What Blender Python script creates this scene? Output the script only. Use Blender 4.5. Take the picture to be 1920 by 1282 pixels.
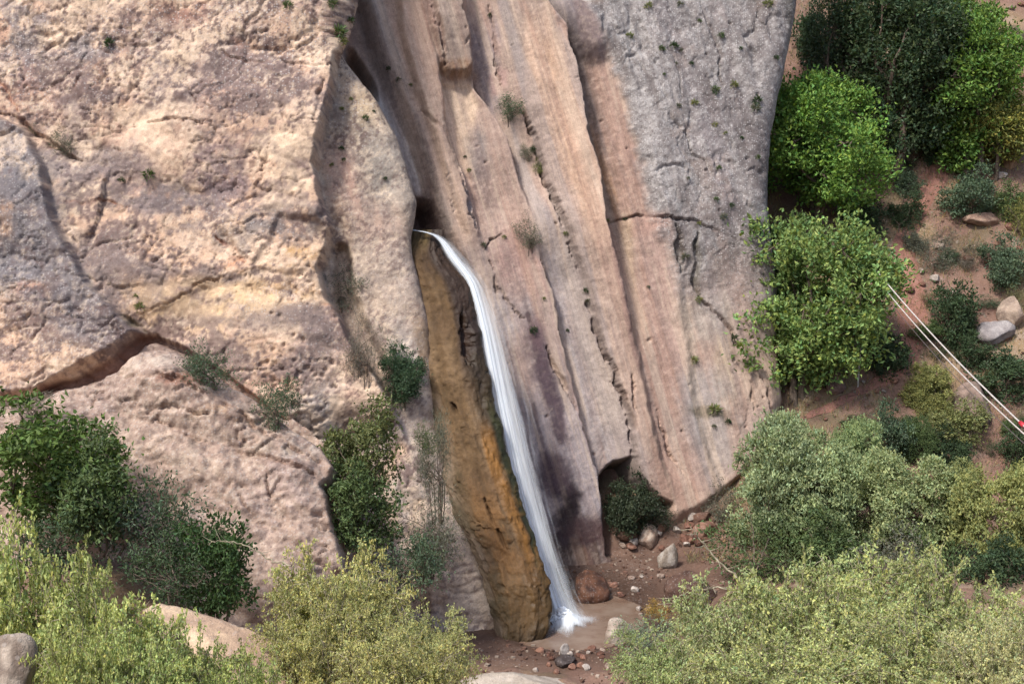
import bpy, math, random
import numpy as np
from mathutils import Vector

# ------------------------------------------------------------------ camera, sky, sun, exposure
SC = bpy.context.scene
for o in list(bpy.data.objects):
    bpy.data.objects.remove(o)
COL = SC.collection
W, H, F = 1920.0, 1282.0, 2637.0          # photograph size and focal length in its pixels
CAMZ, PITCH = 16.0, math.radians(-10.0)

cam_data = bpy.data.cameras.new('camera')
cam_data.sensor_width = 36.0
cam_data.lens = 36.0 * F / W
cam_data.clip_start, cam_data.clip_end = 0.2, 2000.0
cam = bpy.data.objects.new('camera', cam_data)
cam.location = (0, 0, CAMZ)
cam.rotation_euler = (math.radians(90) + PITCH, 0, 0)
COL.objects.link(cam)
SC.camera = cam

SUN_EL, SUN_AZ = math.radians(53), math.radians(217)   # azimuth clockwise from +Y (the view direction)
world = bpy.data.worlds.new('World')
SC.world = world
world.use_nodes = True
wn = world.node_tree
for n in list(wn.nodes):
    wn.nodes.remove(n)
sky = wn.nodes.new('ShaderNodeTexSky')
sky.sky_type = 'NISHITA'
sky.sun_disc = False
sky.sun_elevation = SUN_EL
sky.sun_rotation = SUN_AZ
sky.dust_density = 2.5
bg = wn.nodes.new('ShaderNodeBackground')
bg.inputs['Strength'].default_value = 0.13
wo = wn.nodes.new('ShaderNodeOutputWorld')
wn.links.new(sky.outputs[0], bg.inputs[0])
wn.links.new(bg.outputs[0], wo.inputs[0])

sun_data = bpy.data.lights.new('sun', 'SUN')
sun_data.energy = 2.7
sun_data.angle = math.radians(8)
sun_data.color = (1.0, 0.95, 0.87)
sun = bpy.data.objects.new('sun', sun_data)
to_sun = Vector((math.sin(SUN_AZ) * math.cos(SUN_EL), math.cos(SUN_AZ) * math.cos(SUN_EL), math.sin(SUN_EL)))
sun.rotation_euler = to_sun.to_track_quat('Z', 'Y').to_euler()
COL.objects.link(sun)

SC.view_settings.view_transform = 'Standard'
SC.view_settings.look = 'None'
SC.view_settings.exposure = 0.84
SC.view_settings.gamma = 1.0
SC.view_settings.use_curve_mapping = False
SC.cycles.max_bounces = 6
SC.cycles.diffuse_bounces = 3
SC.cycles.transparent_max_bounces = 16
SC.cycles.use_denoising = True

# ------------------------------------------------------------------ projection helpers
CP, SP = math.cos(PITCH), math.sin(PITCH)
FW = np.array([0, CP, SP]); UP = np.array([0, -SP, CP]); RT = np.array([1.0, 0, 0])
CAMP = np.array([0, 0, CAMZ])

def ray(px, py):
    px = np.asarray(px, float); py = np.asarray(py, float)
    return FW + ((px - 960) / F)[..., None] * RT + ((641 - py) / F)[..., None] * UP

def project(P):
    q = P - CAMP
    d = q @ FW
    return 960 + F * (q @ RT) / d, 641 - F * (q @ UP) / d

def at_y(px, py, y):
    d = ray(px, py)
    return CAMP + d * (y / d[..., 1])[..., None]

# ------------------------------------------------------------------ noise
def _h(ix, iy, iz, seed):
    h = (ix.astype(np.uint32) * np.uint32(374761393) + iy.astype(np.uint32) * np.uint32(668265263)
         + iz.astype(np.uint32) * np.uint32(2246822519) + np.uint32((seed * 3266489917) & 0xffffffff))
    h = (h ^ (h >> np.uint32(13))) * np.uint32(1274126177)
    h = h ^ (h >> np.uint32(16))
    return (h & np.uint32(0xffffff)).astype(np.float64) / 0xffffff

def vn2(x, y, seed=0):
    x0 = np.floor(x); y0 = np.floor(y)
    fx = x - x0; fy = y - y0
    ix = x0.astype(np.int64); iy = y0.astype(np.int64); z = np.zeros_like(ix)
    fx = fx * fx * (3 - 2 * fx); fy = fy * fy * (3 - 2 * fy)
    a = _h(ix, iy, z, seed); b = _h(ix + 1, iy, z, seed); c = _h(ix, iy + 1, z, seed); d = _h(ix + 1, iy + 1, z, seed)
    return (a * (1 - fx) + b * fx) * (1 - fy) + (c * (1 - fx) + d * fx) * fy

def vn3(x, y, z, seed=0):
    x0 = np.floor(x); y0 = np.floor(y); z0 = np.floor(z)
    fx = x - x0; fy = y - y0; fz = z - z0
    ix = x0.astype(np.int64); iy = y0.astype(np.int64); iz = z0.astype(np.int64)
    fx = fx * fx * (3 - 2 * fx); fy = fy * fy * (3 - 2 * fy); fz = fz * fz * (3 - 2 * fz)
    r = 0
    for dx in (0, 1):
        for dy in (0, 1):
            for dz in (0, 1):
                r = r + _h(ix + dx, iy + dy, iz + dz, seed) * (fx if dx else 1 - fx) * (fy if dy else 1 - fy) * (fz if dz else 1 - fz)
    return r

def fbm2(x, y, seed=0, o=4, g=0.5):
    r = 0; a = 1; s = 0
    for k in range(o):
        r = r + a * (vn2(x, y, seed + k * 17) * 2 - 1); s += a
        x = x * 2.03 + 11.3; y = y * 2.03 + 5.7; a *= g
    return r / s

def fbm3(x, y, z, seed=0, o=4, g=0.5):
    r = 0; a = 1; s = 0
    for k in range(o):
        r = r + a * (vn3(x, y, z, seed + k * 17) * 2 - 1); s += a
        x = x * 2.03 + 11.3; y = y * 2.03 + 5.7; z = z * 2.03 + 3.1; a *= g
    return r / s

def worley2(x, y, seed=0):
    ix = np.floor(x).astype(np.int64); iy = np.floor(y).astype(np.int64); z = np.zeros_like(ix)
    f1 = np.full(x.shape, 9.0); f2 = np.full(x.shape, 9.0); cid = np.zeros(x.shape)
    for dx in (-1, 0, 1):
        for dy in (-1, 0, 1):
            cx = ix + dx + _h(ix + dx, iy + dy, z, seed); cy = iy + dy + _h(ix + dx, iy + dy, z, seed + 1)
            d = np.hypot(x - cx, y - cy); r = _h(ix + dx, iy + dy, z, seed + 2)
            closer = d < f1
            f2 = np.where(closer, f1, np.minimum(f2, d)); cid = np.where(closer, r, cid); f1 = np.where(closer, d, f1)
    return f1, f2, cid

def facets2(x, y, seed, tilt=.9, k=.8):
    ix = np.floor(x).astype(np.int64); iy = np.floor(y).astype(np.int64); z = np.zeros_like(ix)
    f = np.full(x.shape, -9.0)
    for dx in (-1, 0, 1):
        for dy in (-1, 0, 1):
            jx, jy = ix + dx, iy + dy
            ex = x - jx - _h(jx, jy, z, seed); ey = y - jy - _h(jx, jy, z, seed + 1)
            v = _h(jx, jy, z, seed + 2) * .6 + tilt * ((_h(jx, jy, z, seed + 3) - .5) * ex + (_h(jx, jy, z, seed + 4) - .5) * ey) - k * (ex * ex + ey * ey)
            f = np.maximum(f, v)
    return f

def ss(a, b, x):
    t = np.clip((x - a) / (b - a), 0, 1)
    return t * t * (3 - 2 * t)

def lin(c):
    c = np.asarray(c, float) / 255.0
    return np.where(c <= 0.04045, c / 12.92, ((c + 0.055) / 1.055) ** 2.4)

ALB = 0.62
def alb(*c):
    return lin(c) * ALB

# ------------------------------------------------------------------ scene-graph helpers
def setp(o, label=None, cat=None, group=None, kind=None):
    if label: o['label'] = label
    if cat: o['category'] = cat
    if group: o['group'] = group
    if kind: o['kind'] = kind
    return o

def link(name, mesh, mat=None, parent=None):
    o = bpy.data.objects.new(name, mesh)
    COL.objects.link(o)
    if mat is not None and len(mesh.materials) == 0:
        mesh.materials.append(mat)
    if parent is not None:
        o.parent = parent
    return o

def empty(name, loc, rz=0.0, sc=1.0):
    o = bpy.data.objects.new(name, None)
    o.location = tuple(loc); o.rotation_euler = (0, 0, rz)
    o.scale = (sc, sc, sc) if np.isscalar(sc) else tuple(sc)
    o.empty_display_size = 0.2
    COL.objects.link(o)
    return o

def mesh_np(name, V, Fc, col=None, smooth=True, alpha=None, wet=None, uv=None):
    """V (n,3), Fc (m,k) faces of equal size k."""
    me = bpy.data.meshes.new(name)
    V = np.ascontiguousarray(V, np.float32); Fc = np.ascontiguousarray(Fc, np.int32)
    m, k = Fc.shape
    me.vertices.add(len(V)); me.vertices.foreach_set('co', V.ravel())
    me.loops.add(m * k); me.loops.foreach_set('vertex_index', Fc.ravel())
    me.polygons.add(m); me.polygons.foreach_set('loop_start', np.arange(0, m * k, k, dtype=np.int32))
    me.polygons.foreach_set('use_smooth', np.full(m, smooth, bool))
    if col is not None:
        a = me.color_attributes.new('col', 'FLOAT_COLOR', 'POINT')
        c = np.ones((len(V), 4), np.float32); c[:, :3] = col
        if alpha is not None: c[:, 3] = alpha
        a.data.foreach_set('color', c.ravel())
    if wet is not None:
        a = me.attributes.new('wet', 'FLOAT', 'POINT'); a.data.foreach_set('value', np.ascontiguousarray(wet, np.float32))
    if uv is not None:
        l = me.uv_layers.new(name='UVMap'); l.data.foreach_set('uv', np.ascontiguousarray(uv[Fc.ravel()], np.float32).ravel())
    me.update(calc_edges=True)
    me.validate()
    return me

def grid_faces(nr, nc, keep=None):
    i = np.arange(nr * nc).reshape(nr, nc)
    f = np.stack([i[:-1, :-1], i[:-1, 1:], i[1:, 1:], i[1:, :-1]], -1).reshape(-1, 4)
    if keep is not None:
        k = (keep[:-1, :-1] & keep[:-1, 1:] & keep[1:, 1:] & keep[1:, :-1]).ravel()
        f = f[k]
    return f

# ------------------------------------------------------------------ materials
def newmat(name):
    m = bpy.data.materials.new(name); m.use_nodes = True
    nt = m.node_tree
    for n in list(nt.nodes): nt.nodes.remove(n)
    return m, nt

class NT:
    def __init__(s, nt): s.nt = nt
    def n(s, t, **kw):
        x = s.nt.nodes.new(t)
        for k, v in kw.items():
            if k in ('op',): x.operation = v
            elif k == 'inp':
                for i, val in v.items():
                    if isinstance(val, bpy.types.NodeSocket): s.nt.links.new(val, x.inputs[i])
                    else: x.inputs[i].default_value = val
            else: setattr(x, k, v)
        return x
    def math(s, op, a, b=0.0, clamp=False):
        x = s.n('ShaderNodeMath', op=op, inp={0: a, 1: b}); x.use_clamp = clamp
        return x.outputs[0]
    def mix(s, fac, a, b, mode='MIX'):
        x = s.n('ShaderNodeMix', data_type='RGBA', blend_type=mode)
        for i, v in ((0, fac), (6, a), (7, b)):
            if isinstance(v, bpy.types.NodeSocket): s.nt.links.new(v, x.inputs[i])
            else: x.inputs[i].default_value = v
        return x.outputs[2]
    def noise(s, vec, scale, detail=4.0, rough=0.55):
        x = s.n('ShaderNodeTexNoise', inp={'Scale': scale, 'Detail': detail, 'Roughness': rough})
        if vec is not None: s.nt.links.new(vec, x.inputs['Vector'])
        return x.outputs['Fac']
    def remap(s, v, a, b, c=0.0, d=1.0):
        x = s.n('ShaderNodeMapRange', inp={0: v, 1: a, 2: b, 3: c, 4: d}); x.clamp = True
        return x.outputs[0]
    def out(s, shader, disp=None):
        o = s.n('ShaderNodeOutputMaterial')
        s.nt.links.new(shader, o.inputs[0])
    def L(s, a, b): s.nt.links.new(a, b)

def rock_material(name, speck_col=(0.46, 0.44, 0.43, 1), dark=(0.13, 0.105, 0.10, 1), bump=0.45, objspace=False, streak=0.0):
    m, nt = newmat(name); t = NT(nt)
    tc = t.n('ShaderNodeTexCoord')
    vec = tc.outputs['Object'] if objspace else t.n('ShaderNodeNewGeometry').outputs['Position']
    at = t.n('ShaderNodeAttribute', attribute_name='col')
    wt = t.n('ShaderNodeAttribute', attribute_name='wet').outputs['Fac']
    big = t.noise(vec, 1.3, 5); mid = t.noise(vec, 7.0, 5, 0.6); fine = t.noise(vec, 26.0, 4, 0.65)
    k = t.math('ADD', t.remap(big, 0.3, 0.7, -0.10, 0.10), t.remap(mid, 0.3, 0.7, -0.13, 0.13))
    k = t.math('ADD', k, t.remap(fine, 0.3, 0.7, -0.15, 0.15))
    k = t.math('ADD', k, 1.0)
    if streak:
        sh = t.n('ShaderNodeSeparateXYZ', inp={0: vec})
        xs = t.math('ADD', sh.outputs[0], t.math('MULTIPLY', sh.outputs[2], .30))
        cv = t.n('ShaderNodeCombineXYZ', inp={0: xs, 1: 0.0, 2: t.math('MULTIPLY', sh.outputs[2], .09)}).outputs[0]
        s1 = t.noise(cv, 5.0, 4, .6); s2 = t.noise(cv, 19.0, 3, .6)
        k = t.math('ADD', k, t.remap(s1, .3, .7, -streak, streak)); k = t.math('ADD', k, t.remap(s2, .3, .7, -streak, streak))
    kk = t.n('ShaderNodeCombineColor', inp={0: k, 1: k, 2: k}).outputs[0]
    base = t.mix(1.0, at.outputs['Color'], kk, 'MULTIPLY')
    sp = at.outputs['Alpha']
    vo = t.n('ShaderNodeTexVoronoi', inp={'Scale': 13.0}); t.L(vec, vo.inputs['Vector'])
    cellr = t.n('ShaderNodeSeparateColor', inp={0: vo.outputs['Color']}).outputs[0]
    blob = t.remap(vo.outputs['Distance'], 0.30, 0.42, 1.0, 0.0)
    lightm = t.math('MULTIPLY', t.math('MULTIPLY', blob, t.remap(cellr, 0.45, 0.7)), sp)
    darkm = t.math('MULTIPLY', t.math('MULTIPLY', blob, t.remap(cellr, 0.30, 0.2)), sp)
    base = t.mix(t.math('MULTIPLY', lightm, 0.5), base, speck_col)
    base = t.mix(t.math('MULTIPLY', darkm, 0.65), base, dark)
    # small dark lichen dots
    v2 = t.n('ShaderNodeTexVoronoi', inp={'Scale': 30.0}); t.L(vec, v2.inputs['Vector'])
    c2 = t.n('ShaderNodeSeparateColor', inp={0: v2.outputs['Color']})
    dot = t.math('MULTIPLY', t.remap(v2.outputs['Distance'], 0.25, 0.4, 1, 0), t.math('MULTIPLY', t.remap(c2.outputs[1], 0.62, 0.8), t.remap(mid, 0.42, 0.62)))
    base = t.mix(t.math('MULTIPLY', dot, 0.45), base, dark)
    bmp = t.n('ShaderNodeBump', inp={'Strength': bump, 'Distance': 0.06})
    hh = t.math('ADD', t.math('MULTIPLY', mid, 0.9), t.math('MULTIPLY', fine, 0.5))
    hh = t.math('ADD', hh, t.math('MULTIPLY', t.math('MULTIPLY', blob, sp), 0.35))
    t.L(hh, bmp.inputs['Height'])
    rough = t.math('SUBTRACT', 0.92, t.math('MULTIPLY', wt, 0.5))
    p = t.n('ShaderNodeBsdfPrincipled', inp={'Roughness': rough})
    p.inputs['Specular IOR Level'].default_value = 0.25
    t.L(base, p.inputs['Base Color']); t.L(bmp.outputs[0], p.inputs['Normal'])
    t.out(p.outputs[0])
    return m

M_ROCK = rock_material('cliff_rock')
M_WALL = rock_material('streaked_wall_rock', streak=0.12, bump=0.5)
M_STONE = rock_material('loose_stone', bump=0.6)

def leaf_material(name, trans=0.35):
    m, nt = newmat(name); t = NT(nt)
    at = t.n('ShaderNodeAttribute', attribute_name='col')
    oi = t.n('ShaderNodeObjectInfo')
    c = t.mix(1.0, at.outputs['Color'], oi.outputs['Color'], 'MULTIPLY')
    p = t.n('ShaderNodeBsdfPrincipled', inp={'Roughness': 0.55})
    p.inputs['Specular IOR Level'].default_value = 0.25
    t.L(c, p.inputs['Base Color'])
    c2 = t.mix(1.0, c, (1.15, 1.25, 0.5, 1), 'MULTIPLY')
    tr = t.n('ShaderNodeBsdfTranslucent'); t.L(c2, tr.inputs['Color'])
    mx = t.n('ShaderNodeMixShader', inp={0: trans}); t.L(p.outputs[0], mx.inputs[1]); t.L(tr.outputs[0], mx.inputs[2])
    t.out(mx.outputs[0])
    return m
M_LEAF = leaf_material('leaves', 0.27)

def bark_material(name, c1, c2):
    m, nt = newmat(name); t = NT(nt)
    vec = t.n('ShaderNodeTexCoord').outputs['Object']
    f = t.noise(vec, 14.0, 4)
    c = t.mix(t.remap(f, 0.35, 0.65), c1, c2)
    p = t.n('ShaderNodeBsdfPrincipled', inp={'Roughness': 0.9}); t.L(c, p.inputs['Base Color'])
    t.out(p.outputs[0]); return m
M_BARK = bark_material('dark_bark', (0.07, 0.05, 0.04, 1), (0.16, 0.12, 0.09, 1))
M_TWIG = bark_material('pale_twig', (0.16, 0.13, 0.09, 1), (0.34, 0.30, 0.21, 1))

def plain(name, col, rough=0.6, vary=0.15, scale=6.0, metal=0.0):
    m, nt = newmat(name); t = NT(nt)
    vec = t.n('ShaderNodeTexCoord').outputs['Object']
    f = t.noise(vec, scale, 4)
    k = t.remap(f, 0.3, 0.7, 1 - vary, 1 + vary)
    kk = t.n('ShaderNodeCombineColor', inp={0: k, 1: k, 2: k}).outputs[0]
    c = t.mix(1.0, (*col, 1), kk, 'MULTIPLY')
    p = t.n('ShaderNodeBsdfPrincipled', inp={'Roughness': rough, 'Metallic': metal}); t.L(c, p.inputs['Base Color'])
    t.out(p.outputs[0]); return m
# ------------------------------------------------------------------ ground shape
def gz(x, y, rough=True):
    x = np.asarray(x, float); y = np.asarray(y, float)
    fg = 14.2 - 0.40 * y
    floor = -0.05 + 0.02 * np.maximum(0, y - 44)
    hill = (y - 46.0 - 1.0 * (1 - ss(6.5, 10.0, x))) * (1.0 + 0.06 * np.clip(x - 8, 0, 12) / 12) * ss(0.5, 3.5, x) - 3.0 * (1 - ss(0.5, 3.5, x))
    bank = np.minimum(0.8 * (-x - 4.5), 4.2) * ss(24, 29, y)
    rbank = np.minimum(0.15 * (x - 6.0), 1.0) * ss(24, 30, y) * (1 - ss(42, 47, y))
    k = 4.0
    z = np.log(np.exp(np.clip(fg, -8, 60) * k / 4) + np.exp(np.clip(floor, -8, 60) * k / 4) * 1.0
               + np.exp(np.clip(hill, -8, 90) * k / 4) + np.exp(np.clip(bank, -8, 60) * k / 4) + np.exp(np.clip(rbank, -8, 60) * k / 4)) / (k / 4)
    zm = np.maximum.reduce([fg, floor, hill, bank, rbank])
    z = zm + np.clip(z - zm, 0, 0.12)
    z = z - 0.30 * (1 - ss(1.2, 2.8, np.hypot(x - 1.75, (y - 41.4) * 0.9)))
    if rough:
        a = np.where((x > -1.5) & (y > 37) & (y < 47.0) & (x < 6), 0.25, 1.0)
        z = z + a * (0.35 * fbm2(x * 0.35, y * 0.35, 5, 3) + 0.16 * fbm2(x * 1.3, y * 1.3, 9, 4)
                     + 0.06 * fbm2(x * 4.1, y * 4.1, 19, 3)) * ss(-2, 6, y + 0 * x)
    return z

def ground_hit(px, py, t0=6.0, t1=140.0):
    d = ray(np.array(px, float), np.array(py, float))
    ts = np.linspace(t0, t1, 3000)
    P = CAMP + d * ts[:, None]
    k = np.where(P[:, 2] < gz(P[:, 0], P[:, 1]))[0]
    return P[k[0]] if len(k) else P[-1]

def nonuni(segs):
    out = []
    for a, b, st in segs:
        n = max(1, int(round((b - a) / st)))
        out.append(np.linspace(a, b, n, endpoint=False))
    out.append(np.array([segs[-1][1]]))
    return np.concatenate(out)

def build_ground():
    xs = nonuni([(-90, -24, 3), (-24, -14, 0.5), (-14, 20, 0.13), (20, 30, 0.5), (30, 90, 3)])
    ys = nonuni([(-30, 6, 2), (6, 30, 0.16), (30, 37, 0.12), (37, 49, 0.07), (49, 68, 0.12), (68, 80, 0.5), (80, 150, 3)])
    X, Y = np.meshgrid(xs, ys)
    Z = gz(X, Y)
    V = np.stack([X, Y, Z], -1).reshape(-1, 3)
    px, py = project(np.maximum(V, [-1e9, 1.0, -1e9]))
    x, y = V[:, 0], V[:, 1]
    n1 = fbm2(x * 0.5, y * 0.5, 31, 4); n2 = fbm2(x * 2.2, y * 2.2, 33, 4)
    soil = alb(146, 116, 102); dry = alb(164, 140, 108); red = alb(128, 94, 84); green = alb(104, 106, 74)
    mud = alb(122, 96, 83); grey = alb(185, 165, 152)
    C = np.tile(soil, (len(V), 1))
    def p(m, c):
        nonlocal C
        m = np.clip(m, 0, 1)[:, None]; C = C * (1 - m) + c * m
    p(ss(0.0, 0.4, n1 + 0.4 * n2) * 0.8, dry)
    p(ss(0.1, 0.5, -n1 + 0.5 * n2) * 0.6, red)
    p(ss(0.25, 0.6, n2 + 0.3 * n1) * 0.5, grey)
    p(ss(0.15, 0.5, fbm2(x * 0.9, y * 0.9, 77, 4)) * 0.45, green)
    fl = (ss(36, 38, y) * (1 - ss(47.2, 49.5, y)) * ss(-6, -3, x) * (1 - ss(7, 9, x)))
    p(fl, mud)
    p(fl * ss(0.0, 0.5, n1 + 0.5 * n2) * 0.55, alb(140, 114, 100))
    p(fl * ss(0.15, 0.5, n2 - 0.3 * n1) * 0.5, alb(88, 66, 56))
    wet = fl * (1 - ss(2.0, 4.6, np.hypot(x - 1.8, (y - 42.2) * 0.8)))
    p(wet * 0.85, alb(74, 56, 46))
    fgm = 1 - ss(30, 36, y)
    p(fgm * 0.5, alb(180, 150, 118))
    me = mesh_np('ground', V, grid_faces(len(ys), len(xs)), C, alpha=0.12 + 0.25 * ss(-.1, 0.4, n2 + n1), wet=wet)
    o = link('ground', me, M_ROCK)
    setp(o, 'reddish brown canyon floor and scrubby hillside earth', None, None, 'structure')
    return o

# ------------------------------------------------------------------ rock sheets: real relief on a leaning plane
class Plane:
    def __init__(s, y0, kx, kz):
        s.y0, s.kx, s.kz = y0, kx, kz
        n = np.array([kx, -1.0, kz]); s.n = n / np.linalg.norm(n)
        a = np.array([1.0, kx, 0]); s.a = a / np.linalg.norm(a)
        b = np.cross(s.a, -s.n); s.b = b / np.linalg.norm(b)
        if s.b[2] < 0: s.b = -s.b
        s.p0 = np.array([0, y0, 0.0])
    def hit(s, px, py):
        d = ray(px, py)
        # y = y0 + kx x + kz z along CAMP + t d
        num = s.y0 + s.kz * CAMZ
        den = d[..., 1] - s.kx * d[..., 0] - s.kz * d[..., 2]
        return CAMP + d * (num / den)[..., None]
    def st(s, P):
        q = P - s.p0
        return q @ s.a, q @ s.b

def lx(pts):
    ys = np.array([p[1] for p in pts], float); xs = np.array([p[0] for p in pts], float)
    return lambda y: np.interp(y, ys, xs)

class Author:
    """Colour (the rock's own), relief and wetness of a rock face, drawn in the coordinates of its reference plane."""
    def __init__(s, PX, PY, base, seed):
        s.PX, s.PY = PX, PY
        s.n = PX.size
        s.C = np.tile(np.asarray(base, float), (s.n, 1))
        s.D = np.zeros(s.n); s.S = np.zeros(s.n); s.Wt = np.zeros(s.n)
        s.seed = seed
        s.w1 = fbm2(PX / 90, PY / 90, seed, 4); s.w2 = fbm2(PX / 90, PY / 90, seed + 50, 4)
        s.f1 = fbm2(PX / 22, PY / 22, seed + 100, 4, 0.6); s.f2 = fbm2(PX / 22, PY / 22, seed + 150, 4, 0.6)
        s.WX = PX + 22 * s.w1 + 9 * s.f1; s.WY = PY + 22 * s.w2 + 9 * s.f2
        s.LX = PX + 5 * s.w1 + 3.5 * s.f1; s.LY = PY + 5 * s.w2 + 3.5 * s.f2
        s.q = PX - 0.28 * PY
        s.st = fbm2(s.q / 16, PY / 330, seed + 200, 4, 0.55)        # streaks that follow the flow down the face
        s.st2 = fbm2(s.q / 45, PY / 500, seed + 230, 3, 0.55)
    def paint(s, m, c):
        m = np.clip(m, 0, 1)[:, None]
        s.C = s.C * (1 - m) + np.asarray(c, float) * m
    def polyd(s, pts, warp=1):
        """signed distance to a polygon, positive inside"""
        X, Y = (s.WX, s.WY) if warp == 1 else ((s.LX, s.LY) if warp == 0.3 else (s.PX, s.PY))
        pts = np.array(pts, float); n = len(pts)
        d = np.full(s.n, 1e9); ins = np.zeros(s.n, bool)
        for i in range(n):
            a = pts[i]; b = pts[(i + 1) % n]
            e = b - a; L2 = max(e @ e, 1e-9)
            t = np.clip(((X - a[0]) * e[0] + (Y - a[1]) * e[1]) / L2, 0, 1)
            d = np.minimum(d, np.hypot(X - a[0] - t * e[0], Y - a[1] - t * e[1]))
            if a[1] != b[1]:
                c = ((a[1] > Y) != (b[1] > Y)) & (X < (b[0] - a[0]) * (Y - a[1]) / (b[1] - a[1]) + a[0])
                ins ^= c
        return np.where(ins, d, -d)
    def stroke(s, pts, w, warp=0.3):
        """0..1 mask of a line whose width is w (scalar or one per point), px"""
        X, Y = (s.LX, s.LY) if warp else (s.PX, s.PY)
        if warp == 2: X, Y = s.PX + 7 * s.w1 + 8 * s.f1, s.PY + 7 * s.w2 + 8 * s.f2
        ws = [w] * len(pts) if np.isscalar(w) else w
        r = np.zeros(s.n)
        xs = [p[0] for p in pts]; ys = [p[1] for p in pts]; mw = max(ws) * 2 + 4
        k = np.where((X > min(xs) - mw) & (X < max(xs) + mw) & (Y > min(ys) - mw) & (Y < max(ys) + mw))[0]
        if len(k) == 0: return r
        Xk, Yk = X[k], Y[k]; rk = np.zeros(len(k))
        for i in range(len(pts) - 1):
            a = np.array(pts[i], float); e = np.array(pts[i + 1], float) - a; L2 = max(e @ e, 1e-9)
            t = np.clip(((Xk - a[0]) * e[0] + (Yk - a[1]) * e[1]) / L2, 0, 1)
            d = np.hypot(Xk - a[0] - t * e[0], Yk - a[1] - t * e[1])
            ww = ws[i] * (1 - t) + ws[i + 1] * t
            rk = np.maximum(rk, 1 - ss(0.35, 1.0, d / np.maximum(ww, 0.1)))
        r[k] = rk
        return r
    def crack(s, pts, w=5, depth=0.25, col=None, amt=0.6):
        brk = np.clip(0.6 + 1.1 * s.w2 + .9 * s.f1, 0.12, 1)
        ws = np.array([w] * len(pts) if np.isscalar(w) else w, float) * .85
        ws[0] *= .35; ws[-1] *= .35
        m = s.stroke(pts, ws, 2)
        s.D -= .8 * depth * m * brk
        if col is not None: s.paint(s.stroke(pts, ws * 1.6, 2) * amt * brk, col)
    def step(s, line, h, soft=8, y0=-1e9, y1=1e9):
        side = s.LX - line(s.PY)
        s.D += h * ss(-soft, soft, side) * (1 - ss(soft, 120, side)) * ss(y0 - 60, y0 + 60, s.PY) * (1 - ss(y1 - 60, y1 + 60, s.PY))
    def blotch(s, cx, cy, rx, ry, c, amt=0.8, edge=0.5, slant=0.0, holes=0.0):
        X = s.WX - cx - slant * (s.WY - cy); d = np.hypot(X / rx, (s.WY - cy) / ry)
        m = 1 - ss(1 - edge, 1 + edge, d + 0.35 * s.f2)
        if holes: m = m * ss(-holes, 0.25, s.f1 + 0.6 * s.w2)
        s.paint(m * amt, c)
        return m
    def band(s, L, R, y0, y1, c, amt=0.7, soft=8, streaky=0.6):
        X = s.LX + 5 * s.st
        m = ss(-soft, soft, X - L(s.PY)) * (1 - ss(-soft, soft, X - R(s.PY))) * ss(y0 - 30, y0 + 30, s.WY) * (1 - ss(y1 - 30, y1 + 30, s.WY))
        m = m * (1 - streaky + streaky * ss(-0.35, 0.3, s.st))
        s.paint(m * amt, c)
        return m
    def tube(s, pts, w, c, amt=0.7, soft=1.0):
        m = s.stroke(pts, w)
        s.paint(m * amt * (0.6 + 0.4 * ss(-0.4, 0.3, s.st)), c)
        return m

def rock_sheet(name, pl, box, step, author, base, seed, label, edge=None, R=0.8, back=4.0, ext=(8, 8), keep=None, mat=None):
    x0, y0, x1, y1 = box
    cx, cy = [], []
    for px in (x0, x1):
        for py in (y0, y1):
            s_, t_ = pl.st(pl.hit(np.array(float(px)), np.array(float(py)))); cx.append(s_); cy.append(t_)
    extL, extT = ext
    s1 = max(cx) if edge is None else max(cx) + back
    segs = [(min(cx), s1, step)]
    if extL: segs = [(min(cx) - extL, min(cx), 0.35)] + segs
    tsegs = [(min(cy), max(cy), step)]
    if extT: tsegs = tsegs + [(max(cy), max(cy) + extT, 0.35)]
    S = nonuni(segs); T = nonuni(tsegs)
    Sg, Tg = np.meshgrid(S, T)
    P = pl.p0 + Sg[..., None] * pl.a + Tg[..., None] * pl.b
    PX, PY = project(P)
    A = Author(PX.ravel(), PY.ravel(), base, seed)
    author(A)
    D = A.D.reshape(Sg.shape)
    if edge is None:
        V = P + D[..., None] * pl.n
    else:
        side = PX - edge(PY)
        idx = np.argmax(side > 0, axis=1)
        sE = np.array([S[i] - side[r, i] * (S[i] - S[i - 1]) / max(side[r, i] - side[r, i - 1], 1e-6) if side[r, -1] > 0 and i > 0 else S[-1] for r, i in enumerate(idx)])
        ker = np.ones(7) / 7
        sE = np.convolve(np.pad(sE, 3, mode='edge'), ker, 'valid')
        e = (sE - R * 0.75)[:, None]
        tt = np.maximum(Sg - e, 0)
        th = np.minimum(tt / R, math.radians(92))
        rem = np.maximum(tt - R * math.radians(92), 0)
        sx = np.where(Sg <= e, Sg, e + R * np.sin(th) + rem * math.cos(math.radians(92)))
        sd = -(R * (1 - np.cos(th)) + rem * math.sin(math.radians(92)))
        N = pl.n * np.cos(th)[..., None] + pl.a * np.sin(th)[..., None]
        V = pl.p0 + sx[..., None] * pl.a + Tg[..., None] * pl.b + sd[..., None] * pl.n + (D * (1 - .7 * th / math.radians(92)))[..., None] * N
    kp = None
    if keep is not None:
        kp = keep(A).reshape(Sg.shape)
    me = mesh_np(name, V.reshape(-1, 3), grid_faces(len(T), len(S), kp), np.clip(A.C, 0.01, 0.8), alpha=np.clip(A.S, 0, 1), wet=np.clip(A.Wt, 0, 1))
    if kp is not None:
        import bmesh
        bm = bmesh.new(); bm.from_mesh(me)
        bmesh.ops.delete(bm, geom=[v for v in bm.verts if not v.link_faces], context='VERTS')
        bm.to_mesh(me); bm.free()
    o = link(name, me, mat or M_ROCK)
    setp(o, label, None, None, 'structure')
    return o

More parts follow.
